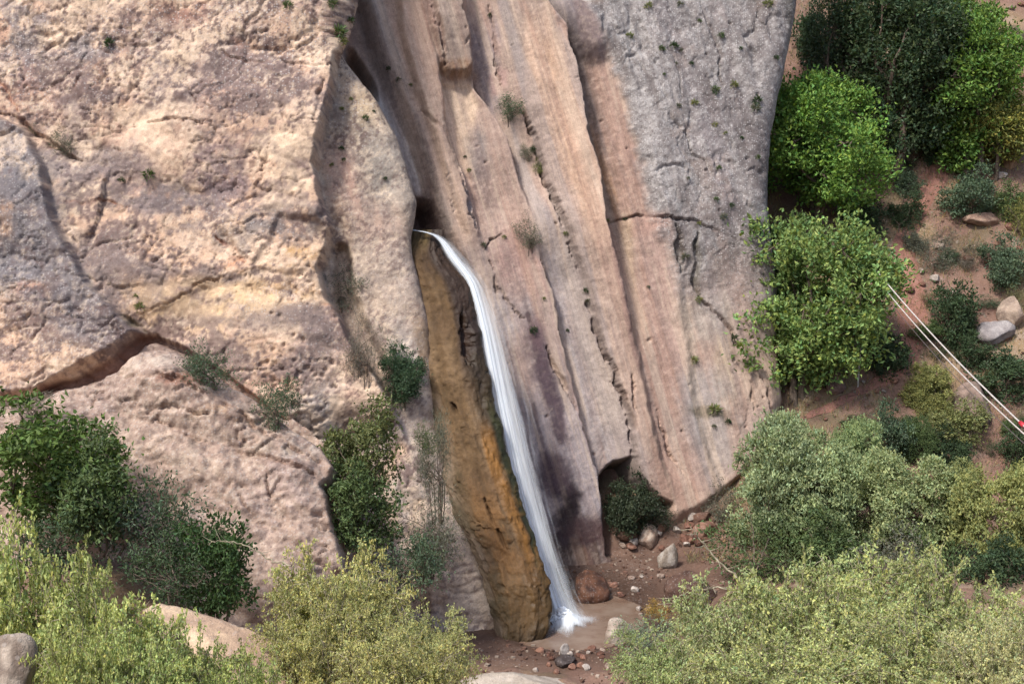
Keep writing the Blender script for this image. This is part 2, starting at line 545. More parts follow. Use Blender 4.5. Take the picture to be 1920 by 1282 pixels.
def crease(A, scale, seed, ax=1.0, sl=0.0):
    # broken creases: thin where the warped noise crosses zero, present only in patches
    n = fbm2((A.WX + sl * A.WY) / scale, A.WY / (scale * ax), seed, 3, .5)
    return (1 - ss(0.0, 0.10, np.abs(n))) * ss(-.15, .3, fbm2(A.PX / (scale * 1.3), A.PY / (scale * 1.3), seed + 5, 3))

def rough_relief(A, amp, streak, seed):
    A.D += amp * (0.9 * fbm2(A.PX / 120, A.PY / 120, seed, 5, 0.55) + 0.25 * fbm2(A.PX / 28, A.PY / 28, seed + 9, 4, 0.6))
    A.D += 0.10 * amp * fbm2(A.PX / 9, A.PY / 9, seed + 19, 3, 0.7)
    A.D += streak * (A.st * 0.6 + A.st2)

# --- left buttress
PL_LEFT = Plane(40.5, 0.10, 0.33)
EDGE_LEFT = lx([(616, -300), (640, -20), (632, 30), (622, 70), (640, 110), (665, 140), (700, 185), (735, 250), (757, 315), (772, 375), (768, 410), (762, 440), (765, 480), (776, 520),
                (790, 575), (800, 640), (806, 720), (816, 800), (832, 890), (868, 985), (905, 1080), (935, 1160), (952, 1220), (960, 1300)])
E1 = lx([(660, -200), (645, 0), (628, 80), (622, 165), (610, 215), (598, 270), (588, 325), (598, 385), (622, 432), (612, 480), (598, 512), (612, 560), (640, 605), (662, 655), (690, 692), (716, 735), (750, 800), (800, 900)])

def author_left(A):
    peach, cream, grey, purple = alb(233, 196, 168), alb(238, 210, 180), alb(168, 158, 156), alb(160, 138, 132)
    tan, pink, brown, orange = alb(222, 188, 148), alb(210, 172, 156), alb(120, 78, 60), alb(214, 150, 98)
    # own colour
    A.paint(ss(-0.1, 0.4, A.w1 + 0.5 * A.f1) * 0.5, cream)
    A.paint(ss(0.0, 0.4, A.w2 - 0.4 * A.f1) * 0.45, pink)
    A.paint(ss(.02, .35, fbm2(A.WX / 170, A.WY / 110, 291, 4, .6) + .25 * A.f2) * .7, alb(176, 164, 158)); A.paint(ss(.05, .35, fbm2(A.WX / 150, A.WY / 120, 296, 4, .6)) * .7, alb(246, 216, 190))
    up = 1 - ss(120, 330, A.WY)
    A.paint(up * ss(-0.35, 0.25, A.f1 + 0.5 * A.w2) * 0.75, alb(178, 148, 136)); A.S += up * 0.45
    A.paint(up * ss(0.05, 0.5, A.f2 + 0.5 * A.w1) * 0.5, alb(150, 130, 124))
    A.paint(up * ss(0.25, 0.5, A.w1 - 0.2 * A.f2) * 0.6, alb(208, 150, 122))
    for cx, cy, rx, ry, c, am, sl in [
        (60, 70, 60, 60, grey, .6, 0), (260, 70, 70, 34, purple, .6, 0), (340, 40, 60, 30, alb(206, 150, 125), .6, 0), (180, 115, 48, 30, grey, .5, 0), (430, 60, 60, 30, purple, .5, 0),
        (470, 35, 60, 24, alb(214, 190, 170), .6, 0), (550, 90, 60, 60, alb(196, 170, 150), .5, 0), (225, 105, 30, 24, alb(120, 82, 76), .55, 0), (500, 130, 60, 40, purple, .5, 0), (450, 200, 70, 50, purple, .55, .3),
        (540, 170, 26, 40, alb(140, 118, 116), .6, 0), (300, 250, 70, 30, cream, .6, 0), (200, 200, 30, 60, alb(170, 145, 130), .45, 0), (330, 150, 40, 60, cream, .5, 0),
        (420, 345, 42, 52, alb(150, 128, 128), .8, 0), (390, 270, 40, 20, purple, .5, 0), (200, 330, 90, 34, alb(160, 140, 135), .8, -1.2), (330, 390, 100, 30, alb(150, 134, 132), .8, -.6), (430, 430, 80, 30, alb(160, 144, 138), .7, -.6),
        (545, 430, 60, 36, alb(150, 138, 134), .85, 0), (540, 320, 60, 80, cream, .75, 0), (480, 450, 60, 36, alb(176, 160, 150), .6, 0), (180, 400, 60, 30, cream, .6, 0), (210, 480, 60, 40, alb(170, 150, 140), .6, 0), (330, 480, 90, 40, alb(226, 186, 156), .7, 0),
        (440, 500, 40, 18, alb(232, 176, 140), .8, -.6), (560, 490, 60, 22, alb(222, 178, 126), .8, 0), (380, 600, 110, 40, tan, .75, 0), (520, 570, 90, 40, alb(230, 196, 156), .7, 0), (560, 545, 60, 14, alb(196, 150, 104), .5, 0),
        (520, 610, 70, 30, alb(168, 148, 140), .75, 0), (590, 640, 40, 60, alb(166, 146, 140), .7, 0), (600, 700, 60, 60, alb(186, 164, 152), .6, 0), (480, 680, 60, 40, alb(222, 186, 156), .6, 0),
        (650, 610, 24, 80, alb(180, 130, 100), .55, -.4), (250, 560, 60, 30, alb(206, 168, 140), .6, 0), (30, 160, 50, 70, alb(196, 150, 132), .5, -.4), (90, 190, 30, 80, alb(150, 128, 126), .5, -.6)]:
        A.blotch(cx, cy, rx, ry, c, min(am * 1.25, .95), 0.5, -sl, 0.6)
        if c is not cream and c is not tan: A.S += 0.35 * (1 - ss(.6, 1.4, np.hypot((A.WX - cx) / rx, (A.WY - cy) / ry)))
    # second slab right of the inner edge
    r = ss(-4, 12, A.LX - E1(A.PY))
    A.paint(r * 0.85, alb(184, 165, 148)); 
    for cx, cy, rx, ry, c, am in [(660, 250, 50, 40, alb(172, 152, 130), .6), (640, 330, 40, 60, alb(206, 166, 150), .7), (720, 320, 40, 80, alb(176, 168, 158), .7), (690, 420, 60, 40, alb(205, 172, 156), .6), (740, 520, 40, 70, alb(196, 178, 165), .7),
                                  (770, 680, 30, 80, alb(206, 196, 188), .8), (690, 520, 40, 80, alb(190, 172, 158), .6), (680, 200, 40, 30, alb(190, 168, 128), .5), (640, 420, 20, 40, alb(180, 150, 120), .5), (640, 150, 40, 40, alb(196, 176, 156), .6), (660, 60, 30, 60, alb(170, 158, 140), .6)]:
        m = A.blotch(cx, cy, rx, ry, c, am, 0.6, 0.25)
    A.paint(r * ss(0.0, 0.45, A.st) * 0.4, alb(160, 150, 142)); A.S += r * 0.35
    # pale slab left of the brown column, low down
    lo = ss(740, 820, A.WY)
    A.paint(lo * 0.8, alb(190, 176, 166)); A.paint(lo * ss(0, .4, A.st) * .6, alb(170, 165, 168)); A.paint(lo * ss(.05, .4, A.w1) * .5, alb(205, 175, 155))
    A.blotch(600, 800, 40, 60, alb(186, 184, 184), .8)
    A.paint(A.stroke([(752, 850), (735, 870), (700, 900)], 26) * .6, alb(214, 178, 150))
    # grey wedge at the far left
    wedge = [(-400, 200), (0, 238), (62, 264), (104, 335), (122, 430), (182, 545), (272, 632), (236, 662), (150, 712), (90, 745), (-400, 800)]
    d = A.polyd(wedge, 0.3)
    wm = ss(-3, 10, d)
    A.paint(wm * 0.9, alb(156, 148, 148)); A.S += wm * 0.6
    A.paint(wm * ss(0, .5, A.w1 + .6 * A.f1) * .5, alb(140, 134, 138))
    A.blotch(40, 660, 120, 90, alb(230, 190, 160), .9); A.blotch(170, 680, 90, 30, alb(220, 188, 160), .7); A.blotch(20, 420, 36, 60, alb(206, 164, 130), .7); A.blotch(75, 560, 26, 16, alb(216, 164, 136), .7)
    A.blotch(60, 500, 60, 40, alb(130, 124, 130), .5); A.blotch(160, 630, 30, 14, alb(214, 210, 210), .6)
    # relief
    rough_relief(A, 0.15, 0.02, 301)
    calm = 1 - .6 * r
    X2 = A.PX + 16 * A.w1 + 7 * A.f1; Y2 = A.PY + 16 * A.w2 + 7 * A.f2
    A.D += calm * (.62 * facets2((X2 + .35 * Y2) / 170, (Y2 - .25 * X2) / 120, 401, 1.0, .62) + .17 * facets2((X2 - .3 * Y2) / 62, Y2 / 46, 402, 1.2, .45) + .055 * facets2(X2 / 20, Y2 / 16, 403, 1.3, .45))
    A.D -= calm * (.10 * crease(A, 95, 411, .6, .4) + .07 * crease(A, 40, 421, .7, -.5))
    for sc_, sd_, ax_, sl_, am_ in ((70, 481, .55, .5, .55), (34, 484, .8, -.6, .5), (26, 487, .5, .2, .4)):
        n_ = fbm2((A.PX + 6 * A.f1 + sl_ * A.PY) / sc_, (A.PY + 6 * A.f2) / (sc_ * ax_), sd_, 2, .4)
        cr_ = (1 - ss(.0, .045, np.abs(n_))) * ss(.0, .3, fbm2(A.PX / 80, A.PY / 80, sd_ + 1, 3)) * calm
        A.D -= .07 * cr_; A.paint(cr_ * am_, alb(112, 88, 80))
    hf = fbm2(A.PX / 7, A.PY / 7, 461, 3, .7); hm = fbm2(A.PX / 45, A.PY / 45, 466, 4, .6)
    vm = fbm2(A.WX / 130, A.WY / 80, 471, 4, .6); hd = fbm2((A.PX + .6 * A.PY) / 14, (A.PY - .5 * A.PX) / 30, 476, 3, .6)
    A.paint(ss(.04, .3, vm + .35 * hf + .25 * hd) * .75 * calm, alb(134, 118, 116)); A.paint(ss(.05, .35, -vm - .3 * hf) * .6 * calm, alb(252, 222, 192))
    A.paint(ss(.12, .45, hf + .35 * hm + .4 * hd) * .55, alb(116, 92, 88)); A.paint(ss(.15, .5, -hf + .4 * hm) * .4, alb(250, 226, 200))
    A.paint(up * ss(0.0, .4, hf + .3 * hd + .3 * vm) * .55, alb(112, 92, 88))
    for cx, cy, rx, ry, c, am in [(40, 90, 70, 70, (140, 130, 130), .6), (185, 110, 60, 34, (146, 138, 138), .6), (280, 60, 90, 30, (150, 124, 116), .6), (500, 150, 70, 60, (150, 128, 122), .6), (425, 345, 46, 56, (138, 118, 118), .75), (205, 335, 90, 34, (146, 130, 126), .7), (330, 392, 110, 30, (142, 128, 126), .75),
                                  (545, 430, 60, 34, (138, 126, 122), .8), (470, 455, 56, 30, (164, 150, 142), .6), (60, 430, 90, 130, (132, 128, 132), .7), (150, 570, 80, 60, (128, 122, 126), .7), (520, 612, 70, 28, (150, 132, 124), .7), (595, 650, 36, 56, (146, 128, 122), .7), (540, 330, 60, 70, (250, 220, 190), .6), (330, 270, 80, 40, (250, 218, 190), .55), (420, 570, 150, 34, (240, 206, 164), .55)]:
        A.blotch(cx, cy, rx, ry, alb(*c), am, .5, 0, .5)
    sb = ss(-46, -4, A.LX + 8 * A.st - EDGE_LEFT(A.PY)) * ss(520, 640, A.WY)
    A.paint(sb * ss(-.3, .3, A.st + .5 * A.f1) * .7, alb(150, 122, 92))
    A.D += 1.0 * (1 - ss(-5, 12, A.LX - E1(A.PY))) * (1 - ss(740, 850, A.PY))
    A.D += 0.55 * ss(-5, 8, d)
    # the face steps back under the broad overhang that ends in the nose at the right
    led = lx([(-200, 640), (240, 600), (300, 588), (350, 562), (420, 530), (500, 512), (600, 516), (700, 530)])
    yl = np.interp(A.LX, [-200, 240, 300, 350, 420, 500, 600, 700], [640, 602, 588, 562, 530, 512, 516, 530])
    zone = ss(230, 300, A.PX) * (1 - ss(0, 14, A.LX - E1(A.PY)))
    A.D -= 0.12 * zone * ss(-3, 14, A.LY - yl)
    A.crack([(250, 605), (300, 590), (350, 564), (400, 538), (470, 520), (540, 508), (600, 518)], [2, 2, 3, 3, 2, 3, 3], .12, alb(170, 124, 80), .5)
    # dark triangular block above it
    blk = [(405, 432), (480, 512), (508, 478), (530, 420), (610, 432), (600, 400), (520, 385), (440, 410)]
    bd = A.polyd(blk, 0.3); A.D += 0.16 * ss(-2, 10, bd)
    A.crack([(415, 452), (450, 486), (478, 514)], [3, 7, 3], .3, alb(196, 118, 78), .8)
    A.crack([(0, 232), (50, 246), (96, 280), (140, 312), (170, 318)], [3, 4, 9, 7, 2], .35, alb(120, 86, 74), .7)
    A.crack([(140, 402), (200, 395), (250, 406)], 3, .12, alb(170, 110, 80), .7)
    A.crack([(20, 40), (50, 110), (70, 180)], [4, 6, 3], .2); A.crack([(0, 150), (30, 195), (55, 235)], [4, 5, 3], .2, alb(220, 150, 120), .5)
    A.crack([(530, 160), (532, 230), (548, 262)], [4, 10, 3], .3, alb(120, 100, 100), .5)
    A.crack([(606, 170), (596, 215), (588, 255)], [3, 8, 4], .3)
    for pts, w in [([(290, 256), (340, 250), (400, 262)], 4), ([(330, 12), (400, 4), (480, 14)], 5), ([(190, 118), (230, 126)], 9), ([(220, 300), (245, 304)], 3), ([(510, 290), (500, 340)], 3), ([(60, 22), (160, 8)], 4),
                   ([(120, 18), (170, 26)], 4), ([(300, 30), (330, 20)], 5), ([(170, 170), (160, 200)], 6), ([(420, 120), (470, 140), (520, 135)], 4), ([(360, 190), (380, 220)], 4), ([(250, 145), (255, 190)], 4)]:
        A.crack(pts, w, .16, alb(140, 104, 90), .5)
    # soil ledge that runs down behind the lower outcrop
    ledg = [(96, 742), (170, 722), (230, 694), (275, 645), (300, 640), (360, 670), (440, 725), (540, 800), (600, 850)]
    m = A.stroke(ledg, [8, 12, 22, 14, 8, 8, 8, 8, 8])
    A.D -= 0.45 * m; A.paint(m * .85 * (1 - .8 * ss(280, 330, A.PX)), alb(160, 112, 90))
    A.crack([(240, 598), (260, 612), (285, 632)], [3, 9, 6], .3, alb(118, 112, 84), .7)
    for i in range(26):
        rr = random.Random(i); cx, cy = rr.uniform(480, 640), rr.uniform(585, 740)
        A.D -= .1 * (1 - ss(.3, 1, np.hypot(A.LX - cx, A.LY - cy) / rr.uniform(4, 9)))
    # hollow behind the shrub right of the nose
    m = A.stroke([(640, 470), (650, 560), (680, 640), (720, 690)], [18, 26, 30, 20]); A.D -= .55 * m

# --- centre: fluted wall and grey conglomerate slab
PL_MID = Plane(45.7, 0.25, 0.30)
EDGE_MID = lx([(1505, -300), (1484, 0), (1466, 90), (1454, 150), (1446, 190), (1438, 240), (1432, 300), (1430, 370), (1432, 410), (1438, 460), (1450, 530), (1452, 580), (1456, 640), (1462, 690), (1468, 750), (1450, 810), (1420, 870), (1390, 905), (1340, 1000), (1340, 1300)])

def author_mid(A):
    pink, tan, cream, greyb, purp = alb(198, 166, 150), alb(222, 182, 150), alb(234, 202, 172), alb(172, 166, 170), alb(164, 138, 136)
    greys = alb(156, 147, 144)
    PY = A.PY
    A.paint(ss(-.3, .35, A.st) * .45, alb(208, 176, 156)); A.paint(ss(.05, .4, -A.st) * .45, purp); A.paint(ss(.1, .4, A.st2) * .4, greyb)
    L0 = lx([(640, -100), (690, 0), (718, 90), (750, 165), (790, 260), (815, 340), (838, 420), (860, 470), (905, 545), (930, 640), (950, 760), (990, 900)])
    L1 = lx([(770, -100), (790, 0), (806, 60), (822, 110), (832, 170), (838, 250), (868, 320), (888, 400), (905, 480)])
    L2 = lx([(850, -100), (868, 0), (884, 100), (898, 160), (928, 210), (955, 255), (976, 330), (1000, 400), (1015, 480), (1040, 560), (1062, 660), (1090, 770), (1112, 850), (1150, 1000)])
    L3 = lx([(975, -100), (985, 60), (988, 200), (1004, 260), (1030, 340), (1058, 425), (1082, 490), (1106, 560), (1132, 650), (1160, 730), (1185, 800), (1190, 880), (1230, 960)])
    L4 = lx([(990, -100), (1010, 0), (1050, 60), (1068, 120), (1084, 200), (1095, 260), (1118, 340), (1126, 420), (1160, 520), (1190, 640), (1230, 760), (1250, 860)])
    L5 = lx([(1060, -100), (1090, 0), (1112, 60), (1140, 110), (1160, 160), (1180, 230), (1200, 320), (1218, 410), (1250, 480), (1262, 560), (1270, 640)])
    # ---- colours
    A.band(L0, L1, -200, 470, alb(212, 176, 154), .8, 10, .3)
    A.band(lx([(690, 0), (760, 170), (830, 400)]), lx([(715, 0), (780, 170), (850, 400)]), -200, 480, alb(178, 168, 158), .7, 8, .3)
    A.band(lx([(735, 0), (762, 150), (850, 420)]), lx([(775, 0), (800, 130), (850, 260), (880, 420)]), -200, 470, alb(222, 186, 160), .8, 8, .3)
    A.band(L1, L2, -200, 140, alb(190, 168, 150), .8, 8, .3)
    A.band(lx([(770, -50), (806, 110), (830, 140)]), lx([(800, -50), (826, 100), (850, 140)]), -200, 130, alb(150, 112, 100), .8, 6, .3)
    A.blotch(862, 128, 38, 16, alb(166, 122, 84), .85)
    face = A.polyd([(828, 150), (890, 150), (900, 190), (892, 240), (890, 300), (888, 340), (858, 320), (832, 240)], 0.3)
    A.paint(ss(-6, 6, face) * .9, alb(240, 206, 172))
    A.blotch(905, 300, 22, 60, alb(160, 148, 144), .85, .5, .1); A.blotch(930, 350, 36, 50, alb(172, 142, 130), .8); A.blotch(905, 330, 20, 16, alb(140, 124, 122), .6)
    A.band(lx([(880, 60), (905, 120), (930, 200)]), lx([(940, 40), (945, 160), (960, 220)]), 30, 210, alb(150, 140, 150), .8, 8, .3)
    A.band(lx([(945, 0), (950, 200)]), lx([(1010, 0), (1015, 90), (985, 200)]), -200, 150, alb(176, 156, 142), .7, 10, .4)
    A.blotch(945, 150, 16, 26, alb(206, 160, 150), .7)
    # warm broad rib
    A.band(L3, L4, 40, 470, alb(220, 182, 154), .95, 10, .25)
    A.band(lx([(1000, 60), (1050, 300), (1080, 420)]), lx([(1028, 60), (1090, 300), (1110, 420)]), 90, 420, alb(214, 166, 128), .5, 12, .4)
    A.band(lx([(1010, 10), (1040, 70), (1075, 120)]), lx([(1030, 10), (1062, 80), (1085, 140)]), 20, 130, alb(222, 150, 92), .8, 6, .2)
    # groove right of it, its turned-away shade painted grey brown, rusty lip beyond
    A.band(L4, lx([(1040, 0), (1110, 100), (1125, 180), (1150, 330), (1180, 430)]), -200, 440, alb(150, 128, 116), .85, 8, .2)
    A.band(lx([(1100, 110), (1125, 200), (1150, 330), (1180, 430)]), L5, 105, 430, alb(190, 148, 128), .85, 8, .3)
    A.band(lx([(1112, 220), (1140, 330), (1165, 430)]), lx([(1122, 220), (1152, 330), (1178, 430)]), 220, 430, alb(216, 158, 100), .6, 4, .2)
    A.blotch(1085, 50, 40, 50, alb(140, 122, 126), .8, .4, .5)
    # grey slab
    gs = ss(-10, 14, A.LX - L5(PY) + 10 * A.f1) * (1 - ss(430, 680, A.WY - .25 * (A.WX - 1300)))
    A.paint(gs * .95, greys); A.S += gs * .95
    A.paint(gs * ss(0.0, .45, A.w1) * .5, alb(176, 166, 162)); A.paint(gs * ss(0.05, .45, A.w2) * .6, alb(130, 118, 118)); A.paint(gs * ss(0.1, .4, A.st) * .3, alb(172, 150, 146))
    A.band(lx([(1190, -50), (1300, 250), (1330, 400)]), lx([(1230, -50), (1340, 250), (1370, 400)]), -200, 430, alb(150, 136, 140), .5, 16, .6)
    A.band(lx([(1100, -50), (1210, 300), (1230, 420)]), lx([(1190, -50), (1280, 300), (1290, 420)]), -200, 430, alb(196, 188, 184), .5, 20, .4)
    A.band(lx([(1478, -50), (1500, 300)]), lx([(1540, -50), (1540, 300)]), -200, 170, alb(180, 140, 132), .8, 8, .3)
    A.band(lx([(1448, -50), (1470, 120)]), lx([(1470, -50), (1482, 120)]), -200, 120, alb(110, 104, 70), .6, 6, .5)
    # middle height: pale blue grey slab, cream and mauve streaks
    A.band(L2, lx([(1000, 300), (1032, 420), (1080, 560), (1120, 700), (1160, 850)]), 400, 900, alb(182, 176, 180), .85, 10, .2)
    A.band(lx([(1032, 420), (1068, 560), (1110, 700), (1150, 850)]), L3, 420, 800, alb(214, 192, 172), .85, 8, .3)
    A.band(L3, lx([(1075, 400), (1150, 560), (1190, 700), (1230, 850)]), 380, 900, alb(212, 180, 158), .8, 8, .5)
    A.band(lx([(1120, 400), (1150, 560), (1180, 700)]), lx([(1168, 400), (1180, 560), (1200, 700)]), 390, 700, alb(160, 126, 124), .75, 8, .4)
    A.band(lx([(1168, 400), (1185, 560)]), lx([(1186, 400), (1205, 560), (1230, 650)]), 400, 640, alb(226, 192, 152), .75, 6, .4)
    A.band(lx([(1190, 400), (1215, 560), (1240, 700)]), lx([(1250, 400), (1275, 560), (1290, 650)]), 410, 700, alb(196, 158, 144), .8, 10, .6)
    A.blotch(1220, 420, 26, 20, alb(214, 166, 146), .7)
    A.band(lx([(1190, 600), (1215, 750), (1230, 900)]), lx([(1260, 600), (1290, 750), (1310, 900)]), 620, 930, alb(178, 144, 132), .75, 16, .5)
    A.band(lx([(1265, 560), (1290, 700), (1320, 880)]), lx([(1300, 560), (1310, 700), (1350, 880)]), 560, 800, alb(222, 196, 168), .8, 10, .3)
    A.blotch(1370, 560, 40, 90, alb(186, 160, 148), .6); A.blotch(1290, 500, 20, 60, alb(186, 178, 172), .6); A.blotch(1320, 600, 36, 40, alb(200, 190, 176), .6)
    A.band(lx([(1340, 640), (1350, 800)]), lx([(1368, 640), (1390, 800)]), 640, 760, alb(228, 200, 160), .75, 8, .4)
    A.blotch(1330, 730, 50, 50, alb(184, 178, 176), .7); A.blotch(1340, 830, 70, 60, alb(186, 176, 172), .8); A.blotch(1430, 700, 40, 60, alb(206, 176, 152), .7)
    A.blotch(1270, 880, 60, 50, alb(196, 160, 146), .7); A.blotch(1340, 770, 36, 13, alb(110, 104, 72), .85); A.blotch(1380, 795, 10, 26, alb(120, 116, 100), .6, .5, .6)
    # wall behind the fall: grey with wine-dark seeps
    wf = ss(-20, 20, A.LX - L0(PY)) * (1 - ss(-6, 6, A.LX - L2(PY))) * ss(430, 520, A.WY)
    A.paint(wf * .75, alb(184, 160, 152)); A.paint(wf * ss(-.2, .35, A.st) * .6, alb(168, 158, 164))
    A.paint(wf * ss(680, 800, A.WY) * .7, alb(178, 170, 178))
    A.blotch(930, 600, 22, 60, alb(190, 182, 184), .7, .5, .25); A.blotch(960, 480, 36, 60, alb(196, 150, 138), .7); A.blotch(990, 540, 40, 30, alb(208, 168, 152), .7); A.blotch(990, 640, 22, 40, alb(140, 116, 120), .6)
    A.blotch(1010, 500, 16, 16, alb(216, 170, 158), .6); A.blotch(1020, 440, 40, 30, alb(204, 176, 158), .6)
    A.tube([(985, 590), (1015, 680), (1040, 770), (1050, 830)], [6, 18, 24, 8], alb(84, 66, 76), .85)
    A.tube([(1000, 760), (1010, 830), (1040, 900), (1060, 980)], [5, 10, 16, 20], alb(96, 74, 86), .75)
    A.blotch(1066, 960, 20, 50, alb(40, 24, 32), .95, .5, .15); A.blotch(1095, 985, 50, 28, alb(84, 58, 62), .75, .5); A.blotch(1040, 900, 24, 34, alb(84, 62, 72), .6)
    base = ss(0, 18, A.LY - np.interp(A.PX, [1000, 1060, 1110, 1160], [985, 992, 984, 960])) * wf
    A.paint(base * .9, alb(96, 68, 48)); A.Wt += base * .9
    A.Wt += wf * .35 * ss(600, 800, PY) + .5 * (1 - ss(.5, 1.3, np.hypot((A.WX - 1066) / 40, (A.WY - 950) / 70)))
    A.paint(ss(-8, 4, A.LX - L0(PY)) * 0 + (1 - ss(-14, -2, A.LX - L0(PY))) * .9, alb(190, 170, 160))       # polished chute
    ch = (1 - ss(-14, -2, A.LX - L0(PY)))
    A.tube([(700, 150), (745, 240), (770, 300), (790, 350)], [10, 20, 22, 12], alb(226, 222, 218), .85)
    A.paint(ch * ss(330, 380, A.WY) * .75, alb(92, 56, 48)); A.paint(ch * (1 - ss(60, 130, A.WY)) * .35, alb(112, 68, 60))
    # ---- relief
    rough_relief(A, 0.08, 0.05, 501)
    A.D -= .8 * (1 - ss(-26, 10, A.LX - L0(PY))) * (1 - ss(520, 700, PY)); A.D += 1.1 * (1 - ss(-70, -18, A.LX - L0(PY))) * (1 - ss(330, 380, PY)) * ss(120, 200, PY); A.D -= 1.1 * (1 - ss(.5, 1.1, np.hypot((A.LX - 684 - .45 * (A.LY - 135)) / 20, (A.LY - 135) / 60))); A.D -= 1.5 * (1 - ss(.5, 1.1, np.hypot((A.LX - 790) / 34, (A.LY - 404) / 42)))
    A.D += .35 * (1 - ss(-70, -10, A.LX - L0(PY))) * 0
    A.step(L1, -.55, 6, 90, 430)
    M0 = lx([(735, -100), (752, 60), (775, 150), (815, 260), (850, 370), (872, 440)]); A.step(M0, .35, 8, -200, 440)
    A.D += .5 * ss(-8, 8, A.polyd([(800, -200), (868, -200), (884, 60), (892, 118), (880, 138), (845, 140), (828, 118), (812, 60)], 0.3))     # hood above the pale face
    A.D -= .25 * ss(-8, 14, face)
    A.step(L2, -.8, 7, -200, 360); A.step(L2, -.6, 6, 480, 1100)
    A.D += .45 * ss(40, -10, A.LX - L2(PY)) * 0
    bul = np.clip((A.LX - L3(PY)) / np.maximum(L4(PY) - L3(PY), 10), 0, 1)
    A.D += .8 * bul ** .8 * (1 - ss(-4, 9, A.LX - L4(PY))) * (1 - ss(400, 700, PY))
    gro = np.clip((A.LX - L4(PY)) / np.maximum(L5(PY) - L4(PY), 10), 0, 1)
    A.D -= .8 * ss(-4, 10, A.LX - L4(PY)) * (1 - ss(.1, .8, gro)) * (1 - ss(380, 640, PY)) * ss(20, 110, PY)
    A.D += .35 * ss(-12, 30, A.LX - L5(PY)) * (1 - ss(380, 760, PY))
    A.D += .5 * (1 - ss(.5, 1.1, np.hypot((A.LX - 1085 - .5 * (PY - 50)) / 46, (PY - 50) / 70)))
    A.step(L3, .35, 5, 250, 900)
    M1 = lx([(1120, 400), (1160, 520), (1190, 640), (1215, 760), (1240, 860), (1262, 930)]); A.step(M1, -.35, 10, 480, 900)
    M2 = lx([(1255, 430), (1272, 520), (1285, 620), (1305, 740), (1335, 860), (1350, 900)]); A.step(M2, -.3, 12, 500, 900)
    A.D += .14 * facets2(A.q / 55 + .3 * A.w1, PY / 420 + A.q / 90 + .4 * A.w2, 521, 1.1, .5) + .03 * facets2(A.q / 14 + .3 * A.f1, PY / 80 + A.q / 31, 522, 1.0, .5)
    brown = alb(112, 80, 62)
    A.crack([(988, 210), (1006, 262), (1030, 340), (1058, 425), (1070, 445), (1082, 490), (1106, 560), (1132, 650), (1160, 730), (1180, 790), (1186, 850)], [4, 5, 3, 5, 7, 5, 8, 4, 4, 5, 4], .45, brown, .75)
    A.crack([(880, 90), (905, 165), (935, 215), (960, 262), (985, 330)], [3, 4, 4, 4, 2], .3, brown, .4)
    A.crack([(1015, 490), (1040, 560), (1062, 660), (1090, 770), (1112, 850), (1150, 1000)], [2, 4, 4, 6, 5, 5], .35, brown, .4)
    A.crack([(790, 205), (806, 225), (835, 252), (868, 320)], [4, 5, 6, 3], .25, brown, .5)
    A.crack([(806, 0), (822, 60), (840, 125)], [6, 8, 5], .35, alb(128, 84, 74), .6)
    A.crack([(920, 0), (930, 60), (936, 110), (945, 150)], [3, 4, 3, 3], .3, brown, .5)
    A.crack([(868, 20), (875, 50), (872, 90)], [4, 6, 4], .25, brown, .5)
    A.crack([(1138, 414), (1170, 408), (1200, 404), (1250, 410), (1290, 420), (1340, 438), (1382, 462)], [4, 5, 5, 4, 4, 5, 3], .3, brown, .7)
    A.crack([(1258, 424), (1270, 480), (1275, 510)], [5, 12, 6], .3, alb(92, 88, 66), .8); A.crack([(1296, 440), (1298, 490), (1302, 530), (1316, 560)], [5, 9, 8, 5], .3, alb(92, 88, 66), .8)
    A.crack([(1310, 556), (1335, 590), (1368, 622), (1378, 650)], [5, 4, 4, 8], .25, alb(120, 84, 66), .7)
    A.crack([(905, 470), (920, 450), (940, 442)], [2, 3, 2], .25, alb(90, 78, 62), .7)
    A.crack([(918, 490), (930, 540), (950, 570), (980, 598)], [3, 5, 4, 2], .25, alb(110, 84, 74), .6)
    A.crack([(1020, 650), (1040, 690), (1062, 730), (1080, 770)], [3, 6, 6, 4], .25, alb(150, 110, 90), .6)
    A.crack([(860, 330), (878, 380), (890, 440)], [4, 7, 4], .25, alb(130, 128, 140), .7); A.crack([(840, 330), (852, 400)], [4, 5], .2, alb(140, 140, 150), .6)
    A.crack([(1405, 690), (1412, 740), (1414, 770)], [3, 5, 3], .3, brown, .6); A.crack([(1425, 700), (1440, 730), (1444, 780)], [3, 5, 4], .35, brown, .7)
    A.crack([(1200, 60), (1250, 170), (1300, 300)], [2, 5, 2], .15); A.crack([(1300, 0), (1335, 90), (1350, 170)], [3, 6, 3], .2, alb(120, 100, 96), .5); A.crack([(1400, 0), (1425, 60)], [3, 5], .2)
    A.crack([(1180, 700), (1186, 800), (1182, 900)], [3, 4, 3], .2, alb(150, 112, 96), .5); A.crack([(1235, 780), (1260, 850), (1290, 900)], [2, 5, 3], .2)
    rr = random.Random(5)
    for i in range(46):
        cx, cy = rr.uniform(860, 1440), rr.uniform(20, 850); rd = rr.uniform(2, 5)
        m = 1 - ss(.35, 1, np.hypot(A.LX - cx, A.LY - cy) / rd); A.D -= .08 * m
        A.paint(m * .5, alb(120, 88, 66))
    A.D -= gs * (.10 * crease(A, 60, 611, 2.2, -.3) + .05 * crease(A, 22, 615, 1.5, -.3))
    hf = fbm2(A.PX / 6, A.PY / 6, 661, 3, .7)
    A.paint(gs * ss(.05, .45, hf) * .5, alb(118, 104, 102)); A.paint(gs * ss(.1, .5, -hf) * .5, alb(214, 206, 200))
